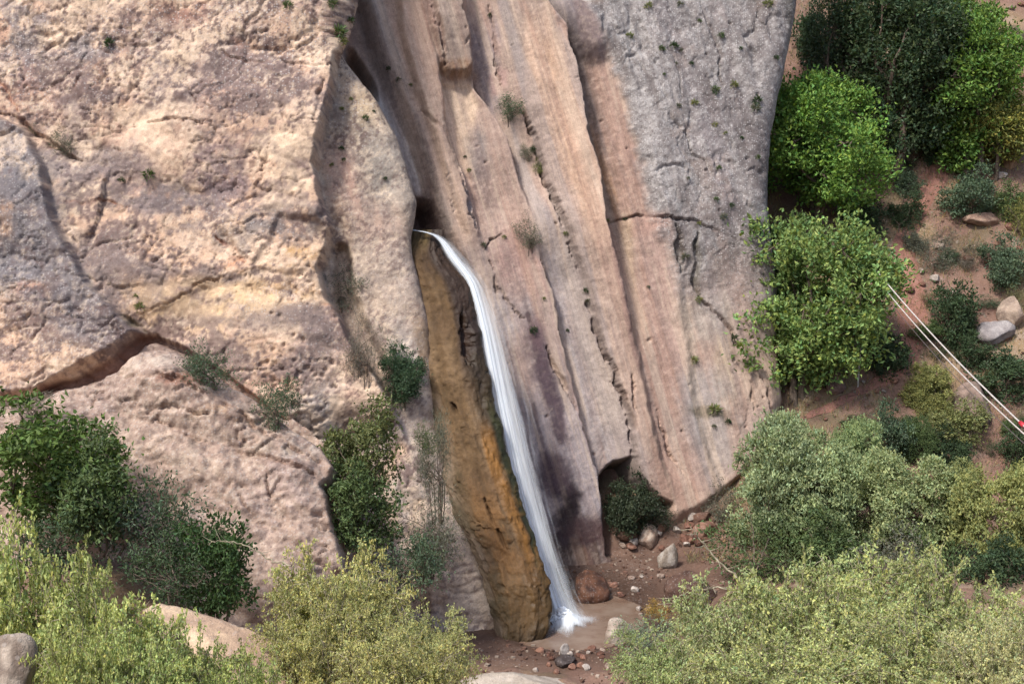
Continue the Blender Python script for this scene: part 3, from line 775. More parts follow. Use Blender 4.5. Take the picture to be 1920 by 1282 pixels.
    A.paint(gs * ss(.1, .4, fbm2(A.q / 26 + .4 * A.w1, PY / 150, 691, 4, .6)) * .6, alb(118, 104, 102)); A.paint(gs * ss(.2, .45, fbm2(A.WX / 70, A.WY / 90, 695, 4, .6)) * .4, alb(168, 140, 124))
    A.paint((1 - gs) * ss(.1, .5, hf + .4 * A.st) * .25, alb(130, 100, 92)); A.paint((1 - gs) * ss(.1, .5, -hf + .4 * A.st) * .25, alb(240, 212, 188))
    A.D += gs * .05 * fbm2(A.q / 40, PY / 120, 633, 4, .6)
    A.D += .05 * A.f1 * gs + gs * (.16 * facets2(A.q / 60 + .3 * A.w1, PY / 160 + A.q / 110 + .3 * A.w2, 641, 1.2, .5) + .07 * facets2(A.q / 20 + .4 * A.f1, PY / 30, 642, 1.2, .7))
    # dark alcove at the foot and undercut of the wall
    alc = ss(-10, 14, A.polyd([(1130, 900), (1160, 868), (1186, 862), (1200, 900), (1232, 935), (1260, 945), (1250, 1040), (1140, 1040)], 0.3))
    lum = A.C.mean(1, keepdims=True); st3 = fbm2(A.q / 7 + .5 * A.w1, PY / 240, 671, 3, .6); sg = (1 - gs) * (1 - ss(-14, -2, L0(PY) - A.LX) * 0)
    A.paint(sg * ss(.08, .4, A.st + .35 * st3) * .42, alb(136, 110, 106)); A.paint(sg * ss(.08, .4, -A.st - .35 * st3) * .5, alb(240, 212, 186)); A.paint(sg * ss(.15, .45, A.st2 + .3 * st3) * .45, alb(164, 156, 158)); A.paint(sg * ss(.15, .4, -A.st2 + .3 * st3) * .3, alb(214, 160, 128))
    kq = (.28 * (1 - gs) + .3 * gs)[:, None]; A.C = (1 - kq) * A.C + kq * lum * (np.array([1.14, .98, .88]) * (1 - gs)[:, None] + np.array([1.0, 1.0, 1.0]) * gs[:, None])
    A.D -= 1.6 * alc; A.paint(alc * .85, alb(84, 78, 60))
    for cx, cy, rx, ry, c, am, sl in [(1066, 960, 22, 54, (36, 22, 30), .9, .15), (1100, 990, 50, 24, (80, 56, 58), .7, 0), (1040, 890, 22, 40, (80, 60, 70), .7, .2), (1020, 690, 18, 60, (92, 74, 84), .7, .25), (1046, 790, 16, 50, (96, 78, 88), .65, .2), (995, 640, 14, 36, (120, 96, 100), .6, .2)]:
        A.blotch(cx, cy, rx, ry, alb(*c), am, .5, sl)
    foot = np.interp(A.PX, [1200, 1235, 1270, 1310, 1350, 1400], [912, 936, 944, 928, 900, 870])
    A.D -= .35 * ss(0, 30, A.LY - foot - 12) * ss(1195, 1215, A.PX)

# --- low rough outcrop at the left, in front of the buttress
PL_OUT = Plane(34.6, 0.10, 0.55)
OUT_POLY = [(-300, 800), (60, 770), (110, 738), (180, 722), (232, 700), (252, 682), (312, 662), (372, 692), (450, 742), (520, 790), (560, 818), (600, 852), (622, 884), (612, 905), (598, 918), (615, 980), (640, 1060), (660, 1140), (660, 1320), (-300, 1320)]
def author_out(A):
    d = A.polyd(OUT_POLY, 0.3)
    A.paint(ss(-.2, .4, A.f1 + .5 * A.w1) * .6, alb(214, 188, 168)); A.paint(ss(-.1, .4, A.w2 + .5 * A.f2) * .65, alb(160, 138, 130))
    A.S += .55
    for cx, cy, rx, ry, c, am in [(300, 700, 40, 20, alb(214, 196, 180), .7), (560, 850, 50, 30, alb(186, 176, 168), .7), (330, 740, 60, 10, alb(170, 118, 96), .7), (430, 790, 40, 14, alb(190, 150, 110), .7), (450, 850, 110, 24, alb(150, 130, 112), .7),
                                  (380, 870, 50, 30, alb(224, 200, 180), .6), (520, 950, 70, 60, alb(206, 182, 172), .7), (250, 770, 40, 40, alb(170, 146, 136), .6), (500, 780, 60, 20, alb(200, 180, 164), .6), (130, 760, 60, 20, alb(150, 128, 116), .6)]:
        A.blotch(cx, cy, rx, ry, c, am, .6, 0, .4)
    X2 = A.PX + 14 * A.w1 + 6 * A.f1; Y2 = A.PY + 14 * A.w2 + 6 * A.f2
    A.D += .9 * facets2((X2 + .6 * Y2) / 170, (Y2 - .55 * X2) / 70, 702, 1.3, .45) + .26 * facets2((X2 + .6 * Y2) / 62, (Y2 - .55 * X2) / 28, 703, 1.2, .45) + .06 * facets2(X2 / 18, Y2 / 14, 704, 1.2, .5)
    A.D += .10 * fbm2(A.PX / 14, A.PY / 14, 705, 4, .6) - .14 * crease(A, 80, 721, .45, .9)
    hf = fbm2(A.PX / 7, A.PY / 7, 741, 3, .7)
    A.paint(ss(.0, .45, hf) * .5, alb(120, 100, 94)); A.paint(ss(.1, .5, -hf) * .5, alb(232, 212, 194))
    for pts, w in [([(240, 720), (330, 735), (420, 770), (520, 830), (600, 880)], 7), ([(300, 800), (400, 850), (500, 870), (590, 905)], 9), ([(500, 900), (515, 960), (530, 1000)], 5), ([(180, 740), (182, 775)], 8), ([(270, 790), (340, 780), (400, 800)], 5), ([(380, 900), (450, 930), (490, 990)], 5)]:
        A.crack(pts, w, .3, alb(150, 112, 92), .45)
    A.D -= 3.4 * (1 - ss(-34, 2, d)) ** 1.0 - .5 * ss(0, 60, d)
    A.keep = d > -60

# ------------------------------------------------------------------ brown tufa column
COLROWS = [(430, 764, 828), (442, 761, 830), (460, 761, 830), (490, 766, 845), (520, 774, 872), (560, 784, 886), (620, 794, 898), (700, 806, 911), (760, 815, 923), (800, 822, 935), (860, 836, 951), (900, 841, 963),
           (960, 860, 985), (1000, 878, 1000), (1050, 898, 1015), (1100, 915, 1026), (1140, 927, 1031), (1175, 936, 1028), (1205, 941, 1012), (1226, 938, 1004), (1244, 930, 1000)]
PL_COL = Plane(39.95, 0.0, 0.44)
def build_column():
    ys = np.array([r[0] for r in COLROWS], float)
    py = np.linspace(430, 1244, 420); nl = 130
    xl = np.interp(py, ys, [r[1] for r in COLROWS]); xr = np.interp(py, ys, [r[2] for r in COLROWS])
    ker = np.hanning(25); ker /= ker.sum()
    for arr in (xl, xr):
        arr[:] = np.convolve(np.pad(arr, 12, mode='reflect', reflect_type='odd'), ker, 'valid')
    xl = xl - (20 * (1 - ss(650, 820, py)) + 4) * ss(440, 480, py)
    Lp = PL_COL.hit(xl, py); Rp = PL_COL.hit(xr, py)
    mid = (Lp + Rp) / 2; hv = (Rp - Lp) / 2; hw = np.linalg.norm(hv, axis=1)
    th = np.radians(np.linspace(-115, 125, nl))
    n = np.array([0, -1.0, 0.0])
    lipk = ss(430, 452, py)
    V = mid[:, None, :] + hv[:, None, :] * np.sin(th)[None, :, None] + (n * (hw * 0.38 + .06)[:, None] * lipk[:, None])[:, None, :] * np.cos(th)[None, :, None]
    u = np.sin(th)[None, :].repeat(len(py), 0).ravel(); T = py[:, None].repeat(nl, 1).ravel()
    P = V.reshape(-1, 3)
    nn = np.stack([np.sin(th), -np.cos(th), 0 * th], -1)[None].repeat(len(py), 0).reshape(-1, 3)
    wx = (u * 60); strk = fbm2(wx / 13, T / 110, 801, 4, .55); w = fbm2(wx / 30, T / 60, 811, 4); ff = fbm2(wx / 8, T / 10, 821, 4, .6)
    fc = facets2(wx / 26 + .5 * w, T / 70 + .5 * ff, 831, 1.2, .7); fc2 = facets2(wx / 9 + .5 * ff, T / 22 + .3 * w, 832, 1.2, .7)
    dd = .10 * w + .07 * strk + .05 * ff + .10 * fc + .035 * fc2
    dd += .16 * (1 - ss(0, .25, np.abs(np.mod(T + 30 * w, 95) / 95 - .5))) * .3
    C = np.tile(alb(146, 112, 70), (len(P), 1)); S = np.zeros(len(P))
    def p(m, c):
        nonlocal C
        m = np.clip(m, 0, 1)[:, None]; C = C * (1 - m) + c * m
    U = u + .16 * strk + .1 * w
    p(ss(-.2, .4, strk) * .45, alb(170, 136, 96)); p(ss(.0, .45, -w + .3 * ff) * .55, alb(112, 84, 56)); p(ss(.1, .5, ff + .5 * w) * .4, alb(96, 74, 50))
    p((1 - ss(440, 500, T + 20 * w)) * .75, alb(104, 88, 48))
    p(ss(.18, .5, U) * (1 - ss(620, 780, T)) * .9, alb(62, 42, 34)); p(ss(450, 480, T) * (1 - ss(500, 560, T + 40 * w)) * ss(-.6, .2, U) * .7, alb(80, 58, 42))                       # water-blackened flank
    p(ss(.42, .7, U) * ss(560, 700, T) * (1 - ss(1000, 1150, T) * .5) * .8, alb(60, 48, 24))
    p(ss(.35, .6, U) * (1 - ss(.62, .85, U)) * ss(770, 830, T) * (1 - ss(1010, 1120, T)) * .85, alb(196, 132, 30))   # ochre algae
    p(ss(.72, .9, U) * ss(720, 800, T) * .85, alb(62, 70, 18))                              # green algae at the wet edge
    p(ss(840, 960, T + 30 * w) * ss(-.9, -.2, U) * ss(-.3, .3, strk + .4 * ff) * .6, alb(170, 116, 48))
    p(ss(1000, 1150, T + 30 * w) * .7, alb(100, 78, 40)); p(ss(1150, 1220, T + 15 * w) * .8, alb(66, 52, 34))
    hole = 1 - ss(.5, 1.1, np.hypot((u - .62) / .22, (T - 640) / 42) + .4 * ff); dd -= .3 * hole; p(hole * .6, alb(86, 52, 36))
    for uu, tt, ru, rt in [(.05, 1000, .07, 22), (.0, 950, .05, 30), (.62, 600, .12, 18), (-.2, 760, .1, 12)]:
        h2 = 1 - ss(.4, 1.1, np.hypot((u - uu) / ru, (T - tt) / rt) + .3 * ff); dd -= .2 * h2; p(h2 * .6, alb(84, 58, 30))
    p((1 - ss(-.95, -.35, U + .35 * w)) * .6 * ss(480, 560, T), alb(178, 156, 132)); p((1 - ss(-.8, -.2, U + .3 * ff)) * ss(.0, .4, w) * .5, alb(96, 92, 64))
    wet = ss(.2, .6, U) * .8 + ss(900, 1100, T) * .4
    C = C * (.78 + .26 * np.clip(ff + .6 * strk, -.8, .8))[:, None]; C = .82 * C + .18 * C.mean(1, keepdims=True); C = C * .9
    P = P + nn * dd[:, None]
    Fs = grid_faces(len(py), nl)[:, ::-1]
    # close the top with a flat lip
    ti = np.arange(nl); c = P[:nl].mean(0) + [0, .5, -.05]
    P2 = np.vstack([P, c]); C = np.vstack([C, alb(110, 98, 60)]); S = np.append(S, 0); wet = np.append(wet, .6)
    capf = np.array([[i, i + 1, len(P), len(P)] for i in range(nl - 1)])
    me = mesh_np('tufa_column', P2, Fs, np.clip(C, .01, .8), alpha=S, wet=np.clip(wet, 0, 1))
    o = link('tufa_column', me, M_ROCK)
    me2 = mesh_np('lip', np.vstack([P[:nl], c]), np.array([[i + 1, i, nl] for i in range(nl - 1)]), C[:nl + 1] * 0 + alb(110, 98, 60), alpha=np.full(nl + 1, .2), wet=np.full(nl + 1, .6))
    link('lip', me2, M_ROCK, o)
    setp(o, 'bulging ochre brown mineral column the waterfall runs down beside', 'rock column')
    return o

GROUND = build_ground()
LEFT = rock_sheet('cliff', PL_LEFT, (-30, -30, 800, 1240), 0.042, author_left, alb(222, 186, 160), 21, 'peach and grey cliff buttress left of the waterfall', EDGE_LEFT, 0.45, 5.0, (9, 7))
MID = rock_sheet('cliff', PL_MID, (600, -30, 1460, 1090), 0.042, author_mid, alb(198, 166, 150), 51, 'fluted pink and grey cliff wall right of the waterfall', EDGE_MID, 0.9, 5.0, (3, 7), mat=M_WALL)
OUTC = rock_sheet('rock_outcrop', PL_OUT, (-60, 640, 700, 1240), 0.045, author_out, alb(190, 164, 148), 81, 'low rough speckled rock outcrop below the peach buttress', None, 0.8, 0, (5, 0), keep=lambda A: A.keep)
COLUMN = build_column()
# ------------------------------------------------------------------ placing things on what the camera ray meets
bpy.context.view_layer.update()
DG = bpy.context.evaluated_depsgraph_get()
def hit(px, py):
    d = ray(float(px), float(py)); d = d / np.linalg.norm(d)
    ok, loc, nor, idx, ob, mx = SC.ray_cast(DG, Vector(CAMP), Vector(d))
    return (np.array(loc), np.array(nor), ob) if ok else (CAMP + d * 60, np.array([0, -1.0, 0]), None)
def pxm(P):
    """metres per photo pixel at P"""
    return float((P - CAMP) @ FW) / F

# ------------------------------------------------------------------ tubes and leaves
class Tubes:
    def __init__(s, sides=5): s.V = []; s.Fc = []; s.n = 0; s.k = sides
    def add(s, pts, rad):
        pts = np.asarray(pts, float); m = len(pts); k = s.k
        rad = np.full(m, rad) if np.isscalar(rad) else np.asarray(rad, float)
        tg = np.gradient(pts, axis=0); tg /= np.maximum(np.linalg.norm(tg, axis=1, keepdims=True), 1e-9)
        ref = np.where(np.abs(tg[:, 2:3]) > .9, np.array([[1.0, 0, 0]]), np.array([[0, 0, 1.0]]))
        u = np.cross(tg, ref); u /= np.maximum(np.linalg.norm(u, axis=1, keepdims=True), 1e-9); v = np.cross(tg, u)
        an = np.linspace(0, 2 * np.pi, k, endpoint=False)
        R = pts[:, None] + rad[:, None, None] * (np.cos(an)[None, :, None] * u[:, None] + np.sin(an)[None, :, None] * v[:, None])
        b = s.n; s.V.append(R.reshape(-1, 3))
        i = np.arange(m - 1)[:, None] * k; j = np.arange(k)[None]; j2 = (j + 1) % k
        s.Fc.append(np.stack([b + i + j, b + i + j2, b + i + k + j2, b + i + k + j], -1).reshape(-1, 4)); s.n += m * k
    def mesh(s, name): return mesh_np(name, np.vstack(s.V), np.vstack(s.Fc))

def unit(v): return v / np.maximum(np.linalg.norm(v, axis=-1, keepdims=True), 1e-9)

def leaves_mesh(name, P, Dr, L, Wd, col, rng, fold=0.25):
    n = len(P)
    Dr = unit(Dr); rnd = rng.normal(size=(n, 3)); rnd[:, 2] += 0.0
    side = unit(np.cross(Dr, rnd)); nrm = np.cross(side, Dr)
    L = np.broadcast_to(L, (n,))[:, None]; Wd = np.broadcast_to(Wd, (n,))[:, None]
    a = P; t = P + Dr * L - nrm * L * .12
    m = P + Dr * L * .45 + nrm * Wd * fold
    r = m + side * Wd * .5; l = m - side * Wd * .5
    V = np.stack([a, r, t, l], 1).reshape(-1, 3)
    Fc = np.arange(4 * n).reshape(n, 4)
    return mesh_np(name, V, Fc, np.repeat(col, 4, 0), smooth=False)

def leaf_cols(n, rng, clump=None, var=.22, yellow=.12):
    b = 1 + var * rng.normal(size=n)
    if clump is not None: b *= clump
    b = np.clip(b, .45, 1.9)
    yv = np.clip(rng.normal(size=n) * yellow, -.2, .5)
    return np.stack([b * (1 + yv * 1.5), b * (1 + yv * .4), b * (1 - yv * .5)], 1)

def auto_lobes(w, h, n, seed, z0, big=.62, small=(.26, .42)):
    rng = np.random.default_rng(seed)
    c = np.array([0, 0, z0 + (h - z0) * .5]); R = np.array([w / 2, w / 2, (h - z0) / 2])
    out = [(c, R * big)]
    for i in range(n):
        d = unit(rng.normal(size=3)); d[2] = d[2] * .8 + .12
        k = rng.uniform(*small)
        out.append((c + R * d * (1 - k * .75), R * k * rng.uniform(.8, 1.2, 3)))
    return out

def crown_mesh(name, lobes, nclump, nleaf, cr, L, Wd, seed, up=.35, out=.6, shell=.55, var=.22, zmin=None, yellow=.12):
    rng = np.random.default_rng(seed)
    wts = np.array([np.prod(r) ** .67 for c, r in lobes]); wts /= wts.sum()
    li = rng.choice(len(lobes), nclump, p=wts)
    C = np.array([l[0] for l in lobes])[li]; R = np.array([l[1] for l in lobes])[li]
    d = unit(rng.normal(size=(nclump, 3)))
    rad = shell + (1.03 - shell) * rng.random(nclump) ** .5
    cl = C + R * d * rad[:, None]
    k = np.repeat(np.arange(nclump), nleaf)
    crs = cr * rng.uniform(.6, 1.4, nclump)
    P = cl[k] + rng.normal(size=(len(k), 3)) * crs[k][:, None] * np.array([1, 1, .75])
    if zmin is not None: P = P[P[:, 2] > zmin]; k = k[:len(P)]
    Dr = d[k] * out + rng.normal(size=(len(k), 3)) * .75 + np.array([0, 0, up])
    cb = np.clip(1 + .2 * rng.normal(size=nclump), .6, 1.5)[k]
    return leaves_mesh(name, P, Dr, L * rng.uniform(.6, 1.35, len(k)), Wd * rng.uniform(.7, 1.3, len(k)), leaf_cols(len(k), rng, cb, var, yellow), rng), cl

def bent(a, b, rng, n=7, amp=.08):
    a = np.asarray(a, float); b = np.asarray(b, float); t = np.linspace(0, 1, n)[:, None]
    L = np.linalg.norm(b - a)
    mid = rng.normal(size=3) * amp * L
    return a + (b - a) * t + mid * (np.sin(np.pi * t)) + rng.normal(size=(n, 3)) * L * .012

def branch_mesh(name, lobes, clumps, seed, r0, stems=1, ncl=60, base=.25):
    rng = np.random.default_rng(seed); T = Tubes(6)
    c0 = lobes[0][0]
    for s_ in range(stems):
        off = rng.normal(size=3) * base * (stems > 1); off[2] = -.25
        fork = np.array([c0[0], c0[1], 0]) * .5 + [off[0] * 1.6, off[1] * 1.6, c0[2] * rng.uniform(.45, .65)]
        T.add(bent(off, fork, rng, 8, .06), np.linspace(r0, r0 * .6, 8))
        for c, r in lobes[s_::stems]:
            T.add(bent(fork, c, rng, 8, .1), np.linspace(r0 * .5, r0 * .18, 8))
            near = np.argsort(np.linalg.norm(clumps - c, axis=1))[:max(2, ncl // len(lobes))]
            for j in near:
                T.add(bent(c + rng.normal(size=3) * r * .1, clumps[j], rng, 5, .12), np.linspace(r0 * .16, r0 * .05, 5))
    return T.mesh(name)

def stem_shrub(name, nstem, h, spread, seed, L, Wd, twigs=9, lpt=16, droop=.35, r0=.018, lean=(0, 0)):
    """many arching stems with side twigs, leaves set along the twigs"""
    rng = np.random.default_rng(seed); T = Tubes(4); P = []; D = []; B = []
    for i in range(nstem):
        az = rng.uniform(0, 2 * np.pi); e = rng.uniform(.05, 1) ** .7
        o = np.array([math.cos(az), math.sin(az), 0])
        b = o * spread * .25 * rng.random(); b[2] = -.15
        ln = h * rng.uniform(.65, 1.08)
        tip = o * spread * e + np.array([lean[0], lean[1], ln * (1 - .25 * e)])
        m = 12; t = np.linspace(0, 1, m)[:, None]
        pts = b + (tip - b) * t; pts[:, 2] += ln * .22 * np.sin(np.pi * t[:, 0]) * (e + .2)
        pts += np.cumsum(rng.normal(size=(m, 3)) * .02 * h, axis=0) * .6
        T.add(pts, np.linspace(r0, r0 * .25, m)); cb = np.clip(1 + .16 * rng.normal(), .7, 1.4)
        for j in range(twigs):
            u = rng.uniform(.25, 1.0); q = pts[min(int(u * (m - 1)), m - 1)]
            dr = unit(rng.normal(size=3) + o * .5 + np.array([0, 0, .55]))
            tl = h * rng.uniform(.10, .26)
            tp = q + dr * tl * np.linspace(0, 1, 5)[:, None]; tp[:, 2] -= droop * tl * np.linspace(0, 1, 5) ** 2
            tp += rng.normal(size=(5, 3)) * .01
            T.add(tp, np.linspace(r0 * .3, r0 * .12, 5))
            s_ = rng.uniform(.1, 1.0, lpt)
            idx = s_ * 4; i0 = np.minimum(idx.astype(int), 3); fr = (idx - i0)[:, None]
            pp = tp[i0] * (1 - fr) + tp[i0 + 1] * fr
            P.append(pp + rng.normal(size=(lpt, 3)) * L * .35); D.append(dr * .3 + rng.normal(size=(lpt, 3)) + np.array([0, 0, .05])); B.append(np.full(lpt, cb * np.clip(1 + .12 * rng.normal(), .7, 1.3)))
    P = np.vstack(P); D = np.vstack(D); B = np.concatenate(B); n = len(P)
    return leaves_mesh(name, P, D, L * rng.uniform(.6, 1.4, n), Wd * rng.uniform(.7, 1.3, n), leaf_cols(n, rng, B, .17, .07), rng), T.mesh(name + '_stems')

# ------------------------------------------------------------------ waterfall, pool
def water_material():
    m, nt = newmat('falling_water'); t = NT(nt)
    uv = t.n('ShaderNodeTexCoord').outputs['UV']
    mp = t.n('ShaderNodeMapping', inp={'Scale': (13.0, 1.6, 1.0)}); t.L(uv, mp.inputs['Vector'])
    n = t.noise(mp.outputs[0], 1.0, 5, .6)
    mp2 = t.n('ShaderNodeMapping', inp={'Scale': (42.0, 3.0, 1.0)}); t.L(uv, mp2.inputs['Vector'])
    n2 = t.noise(mp2.outputs[0], 1.0, 3, .6)
    s = t.math('ADD', t.math('MULTIPLY', n, .65), t.math('MULTIPLY', n2, .35))
    at = t.n('ShaderNodeAttribute', attribute_name='wet').outputs['Fac']      # how thick the water is here
    al = t.math('ADD', t.remap(s, .30, .70, -.24, .24), at)
    al = t.remap(al, .06, .98, 0, .95)
    p = t.n('ShaderNodeBsdfPrincipled', inp={'Base Color': (.84, .89, .94, 1), 'Roughness': .35})
    tl = t.n('ShaderNodeBsdfTranslucent', inp={'Color': (.85, .9, .95, 1)})
    m1 = t.n('ShaderNodeMixShader', inp={0: .3}); t.L(p.outputs[0], m1.inputs[1]); t.L(tl.outputs[0], m1.inputs[2])
    tr = t.n('ShaderNodeBsdfTransparent')
    mx = t.n('ShaderNodeMixShader'); t.L(al, mx.inputs[0]); t.L(tr.outputs[0], mx.inputs[1]); t.L(m1.outputs[0], mx.inputs[2])
    t.out(mx.outputs[0]); return m
M_WATER = water_material()
M_FOAM = plain('white_foam', (.84, .88, .92), .5, .06)

FALL = [(768, 431, 5), (786, 433, 7), (806, 437, 9), (824, 446, 18), (838, 464, 23), (853, 490, 28), (882, 520, 32), (894, 556, 34), (908, 605, 36), (921, 665, 40), (934, 735, 44), (950, 805, 48), (964, 870, 46), (983, 940, 46), (1001, 1005, 46), (1020, 1065, 45), (1036, 1110, 46), (1050, 1150, 54), (1055, 1164, 60)]
def build_waterfall():
    root_loc = np.array([1.45, 41.5, 0.0])
    root = empty('waterfall', root_loc)
    setp(root, 'slender white waterfall sliding down the right side of the brown column', 'waterfall')
    pl = Plane(41.45, 0.0, .27)
    px = np.array([f[0] for f in FALL], float); py = np.array([f[1] for f in FALL], float); w = np.array([f[2] for f in FALL], float)
    t0 = np.linspace(0, 1, len(FALL)); t = np.linspace(0, 1, 160)
    cs = lambda v: np.convolve(np.pad(np.interp(t, t0, v), 6, mode='reflect', reflect_type='odd'), np.ones(13) / 13, 'valid')
    px, py, w = cs(px), cs(py), cs(w)
    C = pl.hit(px, py)
    m = pxm(C[60]) * w[:, None]
    for layer, (du, wk, dens, yoff) in enumerate([(0.0, .9, .82, 0.0), (.22, 1.4, .60, .10), (.7, 1.7, .32, .22), (-.14, .5, 1.05, -.06)]):
        nu = 17; u = np.linspace(-1, 1, nu)
        V = C[:, None] + (m * .5 * wk)[:, :, None].transpose(0, 2, 1) * np.array([1.0, 0, 0]) * u[None, :, None]
        V = V + (m * .5 * du)[:, None, :] * np.array([1.0, 0, 0])
        V[..., 1] += yoff + .12 * u[None] ** 2 + .03 * np.sin(9 * u[None] + 20 * t[:, None]) * (t[:, None] > .1)
        V[..., 2] += 0.0
        thick = dens * (1 - np.abs(u)[None] ** 1.7) * np.ones((160, 1))
        if layer == 2: thick = thick * ss(.35, .55, t)[:, None] * (1 - .8 * ss(-.2, 1, u)[None])
        if layer == 1: thick = thick * (.55 + .45 * ss(.1, .5, t))[:, None]
        if layer in (0, 3): thick = thick * (.8 + .35 * (1 - ss(.25, .45, t)) + .3 * ss(.85, 1, t))[:, None]
        uv = np.stack(np.broadcast_arrays((u[None] + 1) * .5 * wk * .6 + layer * 3.1, t[:, None] * 6), -1).reshape(-1, 2)
        me = mesh_np('veil', V.reshape(-1, 3) - root_loc, grid_faces(160, nu), wet=thick.ravel(), uv=uv)
        link('veil', me, M_WATER, root)
    # splash: heaped foam and thrown drops where it lands
    rng = np.random.default_rng(4); Vs = []; Fs = []; n0 = 0
    import bmesh
    bm = bmesh.new(); bmesh.ops.create_icosphere(bm, subdivisions=2, radius=1)
    iv = np.array([v.co[:] for v in bm.verts]); bm.verts.ensure_lookup_table(); ifc = np.array([[v.index for v in f.verts] for f in bm.faces]); bm.free()
    gp = lambda a, b: at_y(np.array(float(a)), np.array(float(b)), 41.4)
    for i in range(620):
        r_ = rng.random() ** .7; ang = rng.uniform(0, 2 * np.pi)
        x = 1.55 + (.50 * math.cos(ang) + .10) * r_; y = 41.25 + .55 * r_ * math.sin(ang)
        size = (.045 * (1 - r_) + .014) * rng.uniform(.5, 1.5)
        z = .05 + .45 * (1 - r_) ** 1.3 * rng.random() ** 1.4
        P = iv * size * rng.uniform(.6, 1.4, 3) * (1 + .35 * fbm3(iv[:, 0] * 2 + i, iv[:, 1] * 2, iv[:, 2] * 2, 3, 2))[:, None] + [x, y, z]
        Vs.append(P); Fs.append(ifc + n0); n0 += len(iv)
    me = mesh_np('splash', np.vstack(Vs) - root_loc, np.vstack(Fs))
    o = link('splash', me, M_FOAM, root); o['kind'] = 'stuff'
    nr, na = 16, 48; i = np.arange(nr)[:, None] / (nr - 1); th = np.linspace(0, 2 * np.pi, na)[None]
    rr_ = i * (.85 + .25 * np.sin(3 * th + 1) * i + .12 * np.sin(7 * th))
    X = 1.72 + rr_ * np.cos(th) * 1.0; Y = 41.1 + rr_ * np.sin(th) * 1.25; Z = .045 + .22 * np.exp(-(rr_ * 2.6) ** 2) + 0 * X
    th_ = (1.15 * (1 - ss(.15, 1.0, i)) + 0 * th)
    uv = np.stack([X * 1.2, Y * 1.2], -1).reshape(-1, 2)
    me = mesh_np('foam', np.stack([X, Y, Z], -1).reshape(-1, 3) - root_loc, grid_faces(nr, na), wet=th_.ravel(), uv=uv)
    link('foam', me, M_WATER, root)
    return root
build_waterfall()

def build_pool():
    m, nt = newmat('pool_water'); t = NT(nt)
    vec = t.n('ShaderNodeNewGeometry').outputs['Position']
    n = t.noise(vec, 5.0, 4); n3 = t.noise(vec, 1.2, 3)
    b = t.n('ShaderNodeBump', inp={'Strength': .25, 'Distance': .05}); t.L(n, b.inputs['Height'])
    c = t.mix(t.remap(n3, .35, .65), (.16, .10, .07, 1), (.24, .18, .14, 1))
    p = t.n('ShaderNodeBsdfPrincipled', inp={'Roughness': .06, 'Alpha': .88}); t.L(c, p.inputs['Base Color']); t.L(b.outputs[0], p.inputs['Normal'])
    t.out(p.outputs[0])
    nr, na = 14, 64; V = []
    for i in range(nr):
        for a in range(na):
            th = 2 * math.pi * a / na; r = 2.9 * (i / (nr - 1))
            V.append((1.75 + r * math.cos(th), 41.4 + r * math.sin(th) * 1.05, 0.0))
    i = np.arange(nr * na).reshape(nr, na); j = np.roll(i, -1, 1)
    Fc = np.stack([i[:-1], j[:-1], j[1:], i[1:]], -1).reshape(-1, 4)[:, ::-1]
    o = link('pool', mesh_np('pool', np.array(V), Fc), m)
    setp(o, 'shallow brown pool at the foot of the waterfall', None, None, 'structure')
build_pool()

def build_path():
    pts = [(1520, 790, 60), (1560, 758, 70), (1620, 735, 85), (1680, 700, 60), (1706, 650, 40), (1712, 600, 40), (1704, 540, 44), (1692, 490, 40), (1694, 450, 34), (1716, 410, 34), (1736, 360, 44), (1752, 320, 50), (1765, 300, 30)]
    G = np.array([ground_hit(p[0], p[1]) for p in pts]); wd = np.array([p[2] * pxm(g) * .85 for p, g in zip(pts, G)])
    t0 = np.linspace(0, 1, len(pts)); t = np.linspace(0, 1, 200)
    x = np.interp(t, t0, G[:, 0]); y = np.interp(t, t0, G[:, 1]); w = np.interp(t, t0, wd)
    k = np.ones(15) / 15
    x, y, w = [np.convolve(np.pad(v, 7, mode='edge'), k, 'valid') for v in (x, y, w)]
    nu = 15; u = np.linspace(-1, 1, nu)
    tx, ty = np.gradient(x), np.gradient(y); L = np.hypot(tx, ty); nx, ny = -ty / L, tx / L
    nx, ny = np.ones_like(nx) * .92, ny * .2
    ww = w[:, None] * (1 + .25 * fbm2(t[:, None] * 22 + 0 * u, np.sign(u)[None] + 0 * t[:, None], 9, 3))
    X = x[:, None] + nx[:, None] * ww * u; Y = y[:, None] + ny[:, None] * ww * u
    Z = gz(X, Y) + .035 - .12 * np.abs(u)[None] ** 6
    n = fbm2(X.ravel() * 2, Y.ravel() * 2, 3, 4)
    C = alb(168, 122, 108) * (1 + .18 * n)[:, None]
    o = link('path', mesh_np('path', np.stack([X, Y, Z], -1).reshape(-1, 3), grid_faces(200, nu), C, alpha=np.full(X.size, .15), wet=np.zeros(X.size)), M_ROCK)
    setp(o, 'bare reddish footpath climbing the hillside', None, None, 'structure')
build_path()

